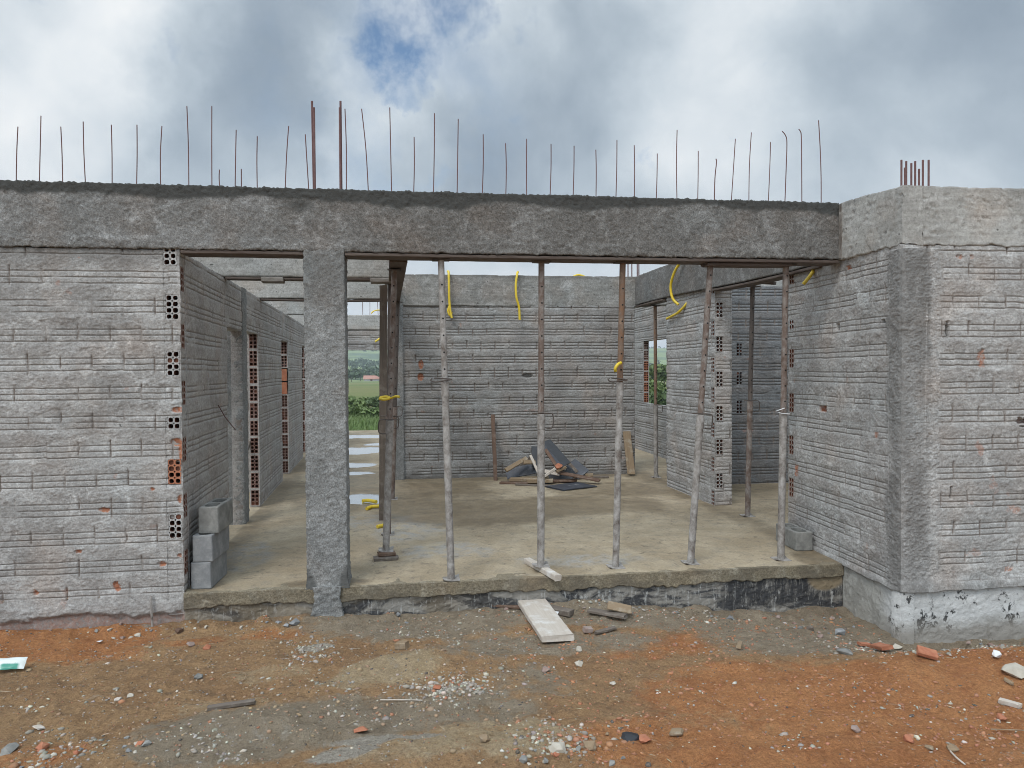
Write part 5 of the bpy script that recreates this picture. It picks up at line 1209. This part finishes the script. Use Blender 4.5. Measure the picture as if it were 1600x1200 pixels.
# rubble lumps gathered along the foundations
rr_ = random.Random(91)
for (lb, grp, n, x0, x1, y0, y1, s0, s1, mats) in (
    ('grey rubble lump in the loose heap along the foot of the right foundation', 'rubble lumps along the right foundation', 26, 3.0, 4.6, 4.45, 4.62, .012, .034, ('block', 'block_damp', 'paper_', 'clay_dusty')),
    ('small rubble lump in the hollow beside the short side of the right foundation', 'rubble lumps in the right hollow', 18, 2.75, 3.35, 4.65, 5.3, .012, .034, ('block_damp', 'block', 'wood_grey', 'clay_dusty')),
    ('small rubble lump lying along the dark foundation under the slab edge', 'rubble lumps under the slab edge', 26, -.3, 2.9, 5.2, 5.40, .010, .030, ('block_damp', 'paper_', 'clay_dusty', 'block')),
    ('small rubble lump along the foot of the left front wall', 'rubble lumps along the left wall', 24, -2.9, -.8, 5.22, 5.40, .010, .030, ('block_damp', 'block', 'paper_', 'clay_dusty')),
    ('brick or stone lump in the gravel heap at the bottom centre', 'lumps in the bottom centre gravel heap', 18, .45, .95, 3.15, 3.45, .010, .026, ('paper_', 'clay', 'wood_tan', 'block_damp')),
    ('grey lump in the rubble heap at the bottom left', 'lumps in the bottom left rubble heap', 18, -1.75, -1.2, 3.45, 3.75, .010, .026, ('block', 'block_damp', 'clay', 'paper_'))):
    for k in range(n):
        x = rr_.uniform(x0, x1); y = rr_.uniform(y0, y1); sz_ = s0+(s1-s0)*rr_.random()**2.2
        if x > 3.3 and y > 4.63: continue
        rock('rubble_lump', lb, 'rubble', (x, y, float(gz(x, y))+sz_*.25), sz_, MAT[mats[rr_.randrange(4)]], 700+k+int(x0*100), grp, flat=rr_.uniform(.45, .9), npts=14, sq_=(rr_.uniform(.8, 1.5), 1, 1))
# plastic bag, paper ball, white scrap, wires, pipe
def bag():
    m, nt, b = newmat('printed_plastic_sachet'); N = NT(nt); p = N.pos(True); s = N.n('ShaderNodeSeparateXYZ', ins={0: p})
    nz = N.noise(p, 25, 4, .7)
    gmask = N.math('MULTIPLY', N.mapr(N.math('ABSOLUTE', s.outputs[0]), .055, .04), N.mapr(N.math('ADD', s.outputs[1], N.math('MULTIPLY', nz, .03)), .012, .002))
    nt.links.new(N.mix(gmask, (.66, .70, .68), (.05, .26, .19)), b.inputs['Base Color']); b.inputs['Roughness'].default_value = .3
    n = 22; vs = []; fs = []
    for s_ in (1, -1):
        for i in range(n+1):
            for j in range(n+1):
                x = (i/n-.5); y = (j/n-.5); w = 1-.12*math.cos(math.pi*y*1.0)
                e = max(0, (1-(2*abs(x))**4)*(1-(2*abs(y))**4))
                z = s_*(.012*e)+.010*float(fbm(np.array(x*4+7), np.array(y*4), 77, 3)-.5)*(1 if s_ > 0 else .6)
                vs.append((x*.155, y*.085*w, z))
    k = n+1
    for s_ in range(2):
        for i in range(n):
            for j in range(n):
                f = (s_*k*k+i*k+j, s_*k*k+(i+1)*k+j, s_*k*k+(i+1)*k+j+1, s_*k*k+i*k+j+1); fs.append(f if s_ == 0 else f[::-1])
    me = bpy.data.meshes.new('plastic_sachet'); me.from_pydata(vs, [], fs); me.materials.append(m); me.update(); me.polygons.foreach_set('use_smooth', [True]*len(fs))
    o = bpy.data.objects.new('plastic_sachet', me); COL.objects.link(o); o.location = gpt(17, 1046, .035); o.rotation_euler = (.55, .05, .18)
    tag(o, 'crumpled white plastic sachet with a green print at the left edge', 'plastic bag')
bag()
rock('paper_ball', 'crumpled white paper ball at the foot of the white foundation', 'paper', gpt(1556, 1029, .025), .032, MAT['paper'], 41, npts=26, flat=.9)
rock('paper_scrap', 'small crumpled white scrap on the orange soil below the left wall', 'paper', gpt(156, 1007, .015), .025, MAT['paper'], 42, npts=9, flat=.4)
def wirething(name, label, cat, pts, r, mat):
    P_ = spline(pts, 6); c = sum(P_, Vector())/len(P_); mb = MB(); mb.tube([p-c for p in P_], r, 6)
    o = mb.build(name, mat); o.location = c; return tag(o, label, cat)
wirething('root', 'pale curled dry root on the soil at the left', 'root', [gpt(347, 1058, .01), gpt(358, 1056, .02), gpt(372, 1056, .025), gpt(384, 1058, .02), gpt(382, 1065, .012), gpt(372, 1069, .01)], .003, MAT['wood_tan'])
wirething('wire', 'straight pale wire lying on the soil below the tan mound', 'wire', [gpt(594, 1097, .012), gpt(630, 1097, .012), gpt(660, 1097, .01)], .0028, MAT['wood_pale'])
wirething('stick', 'long thin straw on the orange soil at the right edge', 'straw', [gpt(1548, 1144, .015), gpt(1575, 1145, .015), gpt(1600, 1146, .015)], .003, MAT['wood_tan'])
wirething('root', 'thin bent twig at the bottom right', 'twig', [gpt(1485, 1177, .01), gpt(1494, 1188, .014), gpt(1508, 1198, .01)], .004, MAT['wood_pale'])
c_ = ony(236, 933, 5.42); e_ = gpt(238, 982, -.02)
wirething('drain_pipe', 'thin grey pipe running down the foot of the left wall into the soil', 'pipe', [ony(236, 931, 5.435), ony(235.5, 940, 5.42), ony(237, 960, 5.41), (float(c_[0])+.015, 5.40, e_[2]-.02)], .008, MAT['steel_grey'])

# ------------------------------------------------------------------ landscape behind
def leaves(rnd, n, rx, ry, rz_, size):
    """leaf-clump triangles scattered through several lobes"""
    lob = [(rnd.normal(0, .38, 3)*np.array([rx, ry, rz_*.8]), rnd.uniform(.35, .65)) for k in range(9)]
    V = []
    for k in range(n):
        c, s = lob[rnd.randint(9)]
        d = rnd.normal(size=3); d /= np.linalg.norm(d); d *= rnd.uniform(.5, 1)**.5
        p = c+d*np.array([rx, ry, rz_])*s
        a = rnd.normal(size=3); a /= np.linalg.norm(a); b = np.cross(a, rnd.normal(size=3)); b /= np.linalg.norm(b)
        s2 = size*rnd.uniform(.6, 1.3)
        V += [p-a*s2, p+b*s2*.6, p+a*s2, p-b*s2*.6]
    V = np.array(V); return V, np.arange(len(V)).reshape(-1, 4)
def plant(name, label, cat, x, y, h, rx, mat, seed, group, trunk=True, n=900):
    rnd = np.random.RandomState(seed); z = float(gz(x, y))
    t = thing(name, label, cat, (x, y, z), group)
    rz_ = h*(.36 if trunk else .42); V, Fq = leaves(rnd, n, rx*.75, rx*.75, rz_*.85, rx*.16)
    V[:, 2] += h-rz_*1.05 if trunk else h*.5
    V[:, 2] = np.maximum(V[:, 2], .02)
    me_o = link_mesh('crown', V+np.array([x, y, z]), Fq, mat, t)
    mb = MB()
    th = h*.55
    mb.tube([(x, y, z-.1), (x+.02*h, y, z+th*.5), (x-.01*h, y, z+th)], .03*h, 7, radii=[.030*h, .022*h, .014*h])
    for k in range(4):
        a = k*1.6+seed; mb.tube([(x, y, z+th*(.5+.1*k)), (x+math.cos(a)*rx*.5, y+math.sin(a)*rx*.5, z+th*(.8+.12*k))], .008*h, 5, radii=[.011*h, .004*h])
    mb.build('trunk', MAT['bark'], t)
def gat(px, y):
    d = ray(px, 600); return d[0]*(y/d[1]), y
BG = 'bushes beyond the far wing'
for i, (px, yy, h, r_, mt, lb) in enumerate(((548, 47, 1.0, 1.0, 'leaf_bright', 'taller light green bush at the left of the gap beside the pillar'), (566, 52, .8, 1.1, 'leaf_bright', 'low bright green bush in the middle of the gap beside the pillar'), (588, 49, 1.05, 1.1, 'leaf', 'rounded mid green bush next to the dark timber post'), (556, 42, .7, .9, 'leaf_bright', 'nearest low bright green bush beyond the puddles'), (580, 41, .6, .9, 'leaf_bright', 'small bright green bush at the slab edge beyond the puddles'))):
    x, y_ = gat(px, yy); plant('bush', lb, 'bush', x, y_, h, r_, MAT[mt], 400+i, BG, trunk=False, n=700)
TG = 'trees seen through the corridor window'
for i, (px, yy, h, r_, mt, lb) in enumerate(((1016, 44, 1.9, 1.2, 'leaf_bright', 'bright green tree in the left half of the corridor window'), (1031, 40, 1.5, 1.1, 'leaf', 'mid green tree in the right half of the corridor window'), (1022, 95, 3.4, 2.0, 'leaf', 'taller mid green tree behind the others in the corridor window'), (1037, 90, 3.6, 2.0, 'leaf_bright', 'pale green tree at the right side of the corridor window'))):
    x, y_ = gat(px, yy); plant('tree', lb, 'tree', x, y_, h, r_, MAT[mt], 430+i, TG, n=1100)
TG2 = 'trees on the far field'
for i, (px, yy, h, r_, mt, lb) in enumerate(((549, 300, 4.2, 3, 'leaf_dark', 'dark green tree left of the distant red roof'), (563, 330, 4.5, 3.2, 'leaf_dark', 'dark tree touching the left end of the distant red roof'), (597, 320, 4.6, 3.2, 'leaf_dark', 'dark tree right of the distant red roof'), (556, 370, 6, 4.5, 'leaf', 'broad green tree behind the distant red roof at left'), (586, 380, 6.5, 4.5, 'leaf_dark', 'tall dark tree standing behind the distant red roof'), (572, 390, 5.5, 4, 'leaf', 'round green tree straight behind the distant red roof'))):
    x, y_ = gat(px, yy); plant('tree', lb, 'tree', x, y_, h, r_, MAT[mt], 460+i, TG2, n=700)
# distant house with a red roof
hx, hy = gat(581, 325); hz = float(gz(hx, hy))
t = thing('farm_house', 'tiny distant white house with a long red tiled roof among trees', 'house', (hx, hy, hz))
mb = MB(); mb.box(hx-3.2, hx+3.2, hy-2.2, hy+2.2, hz-.3, hz+.9); mb.build('wall', MAT['limewash'], t)
mb = MB(); mb.add([(hx-3.6, hy-2.7, hz+.8), (hx+3.6, hy-2.7, hz+.8), (hx+3.6, hy+2.7, hz+.8), (hx-3.6, hy+2.7, hz+.8), (hx-3.5, hy, hz+2.4), (hx+3.5, hy, hz+2.4)], [(0, 1, 5, 4), (2, 3, 4, 5), (1, 2, 5), (3, 0, 4), (0, 3, 2, 1)]); mb.build('roof', MAT['tile'], t)
mb = MB(); mb.box(hx-.5, hx+.4, hy-2.24, hy-2.19, hz-.2, hz+.75); mb.build('door', MAT['wood_brown'], t)
# far wood on the hillside, one mass
def wood_mass():
    rnd = np.random.RandomState(9); Vs = []; Fs = []; off = 0
    for k in range(520):
        w = rnd.rand() < .75
        px = rnd.uniform(520, 620) if w else rnd.uniform(985, 1060)
        yy = rnd.uniform(420, 1500) if rnd.rand() < .75 else rnd.uniform(350, 480)
        x, y_ = gat(px, yy)
        if vn(x*.010, y_*.010, 5) < .55: continue
        h = rnd.uniform(3, 6.5); V, Fq = leaves(rnd, 70, h*.5, h*.5, h*.42, h*.16)
        V[:, 2] = np.maximum(V[:, 2]+h*.45, 0); V += np.array([x, y_, float(gz(x, y_))])
        Vs.append(V); Fs.append(Fq+off); off += len(V)
    o = link_mesh('far_wood', np.concatenate(Vs), np.concatenate(Fs), MAT['leaf_dark'], None); o['kind'] = 'stuff'
wood_mass()
# grass just past the slab
def grass():
    rnd = np.random.RandomState(3); n = 9000; V = []
    px = np.where(rnd.rand(n) < .65, rnd.uniform(500, 640, n), rnd.uniform(980, 1070, n)); yy = rnd.uniform(21.5, 46, n)
    for a, b in zip(px, yy):
        x, y_ = gat(a, b); z = float(0); h = rnd.uniform(.10, .32)
        c = rnd.uniform(0, 6.28); w = .018; dx, dy = math.cos(c)*w, math.sin(c)*w; lx, ly = rnd.normal(0, .1, 2)
        V += [(x-dx, y_-dy, 0), (x+dx, y_+dy, 0), (x+lx+dx*.2, y_+ly, h), (x+lx-dx*.2, y_+ly, h)]
    V = np.array(V); base = gz(V[:, 0], V[:, 1]); V[:, 2] += base
    o = link_mesh('grass', V, np.arange(len(V)).reshape(-1, 4), MAT['leaf_bright'], None); o['kind'] = 'stuff'
grass()
# pale site rubble outside the corridor window
for i, (px, yy, s, lb) in enumerate(((1013, 24, .28, 'white rubble heap seen low in the corridor window, left'), (1022, 26, .22, 'grey white rubble lump in the middle of the corridor window'), (1034, 25, .25, 'white rubble lump at the right of the corridor window'))):
    x, y_ = gat(px, yy); rock('rubble_heap', lb, 'rubble', (x, y_, float(gz(x, y_))+.05), s, MAT['paper'], 500+i, 'rubble outside the corridor window', flat=.7, npts=24)

# ------------------------------------------------------------------ air
mb = MB(); mb.box(gxx.min()-5, gxx.max()+5, gyy.min()-5, gyy.max()+5, gzz.min()-1, gzz.max()+8)
hm = bpy.data.materials.new('pale_air'); hm.use_nodes = True; hn = hm.node_tree; hn.nodes.clear()
ho = hn.nodes.new('ShaderNodeOutputMaterial'); hv = hn.nodes.new('ShaderNodeVolumePrincipled'); hn.links.new(hv.outputs[0], ho.inputs['Volume'])
hv.inputs['Color'].default_value = (.80, .88, .97, 1); hv.inputs['Density'].default_value = .00042
haze = mb.build('haze', hm); haze['kind'] = 'stuff'
# ------------------------------------------------------------------ sky and light
SUN_EL, SUN_AZ = math.radians(52), math.radians(215)   # azimuth clockwise from +Y: behind the camera, to its left
W = bpy.data.worlds.new('World'); SC.world = W; W.use_nodes = True
nt = W.node_tree; nt.nodes.clear(); N = NT(nt)
outw = nt.nodes.new('ShaderNodeOutputWorld'); bg = nt.nodes.new('ShaderNodeBackground'); nt.links.new(bg.outputs[0], outw.inputs[0])
sky = nt.nodes.new('ShaderNodeTexSky'); sky.sky_type = 'NISHITA'; sky.sun_disc = False; sky.sun_elevation = SUN_EL; sky.sun_rotation = SUN_AZ
sky.air_density = 1.0; sky.dust_density = .6; sky.ozone_density = 2.0
d = N.n('ShaderNodeTexCoord').outputs['Generated']
nw = N.noise(d, 2.6, 3, .5, .0, 'Color')
nrm = N.n('ShaderNodeVectorMath', operation='SUBTRACT', ins={0: nw, 1: (.5, .5, .5)}).outputs[0]
dd = N.n('ShaderNodeVectorMath', operation='ADD', ins={0: d, 1: N.n('ShaderNodeVectorMath', operation='SCALE', ins={0: nrm, 'Scale': .12}).outputs[0]}).outputs[0]
c1 = N.noise(dd, 4.2, 8, .52); c2 = N.noise(dd, 10, 7, .58); c3 = N.noise(d, 1.9, 3, .5)
val = N.math('ADD', N.math('MULTIPLY', N.math('SUBTRACT', c1, .5), .85), N.math('ADD', N.math('MULTIPLY', N.math('SUBTRACT', c2, .5), .42), N.math('MULTIPLY', N.math('SUBTRACT', c3, .5), .2)))
val = N.math('ADD', val, .455)
nf_ = N.noise(d, 13, 6, .6, .0, 'Color')
nrf = N.n('ShaderNodeVectorMath', operation='SUBTRACT', ins={0: nf_, 1: (.5, .5, .5)}).outputs[0]
def blobmask(px, py, rad_px, soft=.9):
    v = dirn(px, py) if not isinstance(px, tuple) else px
    dt = N.n('ShaderNodeVectorMath', operation='DOT_PRODUCT', ins={0: dd2, 1: tuple(v)}).outputs['Value']
    ro = math.cos(rad_px/F); ri = math.cos(rad_px*(1-soft)/F)
    return N.n('ShaderNodeMapRange', interpolation_type='SMOOTHSTEP', ins={0: dt, 1: ro, 2: ri, 3: 0.0, 4: 1.0}).outputs[0]
dd2 = N.n('ShaderNodeVectorMath', operation='ADD', ins={0: dd, 1: N.n('ShaderNodeVectorMath', operation='SCALE', ins={0: nrf, 'Scale': .10}).outputs[0]}).outputs[0]
dd2 = N.n('ShaderNodeVectorMath', operation='NORMALIZE', ins={0: dd2}).outputs[0]
for (px, py, rd, a) in ((60, 120, 330, .19), (20, 20, 260, .10), (120, 210, 150, .12), (230, 60, 120, .08), (560, 20, 130, .20), (760, 60, 150, .22), (575, 130, 100, .14), (300, 190, 190, -.13), (400, 110, 190, -.20), (470, 120, 140, -.12), (700, 230, 180, -.16), (900, 230, 260, -.16), (850, 100, 200, -.06), (1150, 120, 260, .16), (1080, 180, 160, .10), (1400, 160, 260, -.10), (1500, 80, 240, -.10), (1250, 180, 150, -.06), (590, 240, 110, .12), (420, 260, 110, .10), (1350, 290, 220, .07), (1500, 240, 180, .06), (200, 260, 160, -.05), (800, 420, 250, .16), (480, 200, 90, .06)):
    val = N.math('ADD', val, N.math('MULTIPLY', blobmask(px, py, rd), a*1.25))
sep = N.n('ShaderNodeSeparateXYZ', ins={0: d})
val = N.math('ADD', val, N.mapr(sep.outputs[2], .20, .02, 0.0, .42))
cl = N.ramp(val, [(.0, (.24, .30, .37)), (.22, (.32, .385, .455)), (.42, (.42, .49, .555)), (.62, (.57, .635, .69)), (.85, (.76, .80, .83)), (1.0, (.86, .88, .89))])
# sky out of view, overhead and towards the hidden sun, brightened to light the walls
sund = (math.sin(SUN_AZ)*math.cos(SUN_EL), math.cos(SUN_AZ)*math.cos(SUN_EL), math.sin(SUN_EL))
sd = N.n('ShaderNodeVectorMath', operation='DOT_PRODUCT', ins={0: d, 1: sund}).outputs['Value']
SKYGAIN = N.math('ADD', N.mapr(sd, .15, 1.0, 1.0, 2.9), N.mapr(sep.outputs[2], .55, 1.0, 0.0, .5))
cl10 = N.n('ShaderNodeVectorMath', operation='SCALE', ins={0: cl, 'Scale': N.math('MULTIPLY', SKYGAIN, 10.0)}).outputs[0]
bm1 = N.math('MAXIMUM', blobmask(675, 15, 110, 1.0), N.math('MAXIMUM', blobmask(612, 62, 90, 1.0), N.math('MAXIMUM', blobmask(628, 137, 50, 1.0), blobmask(650, 60, 90, 1.0))))
blue = N.mapr(N.math('ADD', N.math('MULTIPLY', bm1, .75), N.math('MULTIPLY', N.math('SUBTRACT', .5, N.noise(dd, 12, 7, .6)), 2.4)), .32, 1.05)
skyb = N.n('ShaderNodeVectorMath', operation='MULTIPLY', ins={0: sky.outputs[0], 1: (1.0, 1.12, 1.15)}).outputs[0]
bl2 = N.math('MULTIPLY', blobmask(600, 110, 230, 1.0), N.mapr(N.noise(dd, 7, 6, .6), .40, .62, 0, .45))
fin = N.mix(N.math('MAXIMUM', blue, bl2), cl10, skyb)
nt.links.new(fin, bg.inputs[0]); bg.inputs[1].default_value = 0.1
sl = bpy.data.lights.new('sun', 'SUN'); sl.energy = 1.5; sl.angle = math.radians(22); sl.color = (1, .965, .92)
so = bpy.data.objects.new('sun', sl); COL.objects.link(so)
so.rotation_euler = Vector(sund).to_track_quat('Z', 'Y').to_euler()
SC.view_settings.view_transform = 'Standard'; SC.view_settings.look = 'None'; SC.view_settings.exposure = 0.12; SC.view_settings.gamma = 1.0
SC.view_settings.use_curve_mapping = False
SC.render.engine = 'CYCLES'; SC.cycles.filter_width = 0.95; SC.cycles.use_denoising = True; SC.cycles.max_bounces = 6
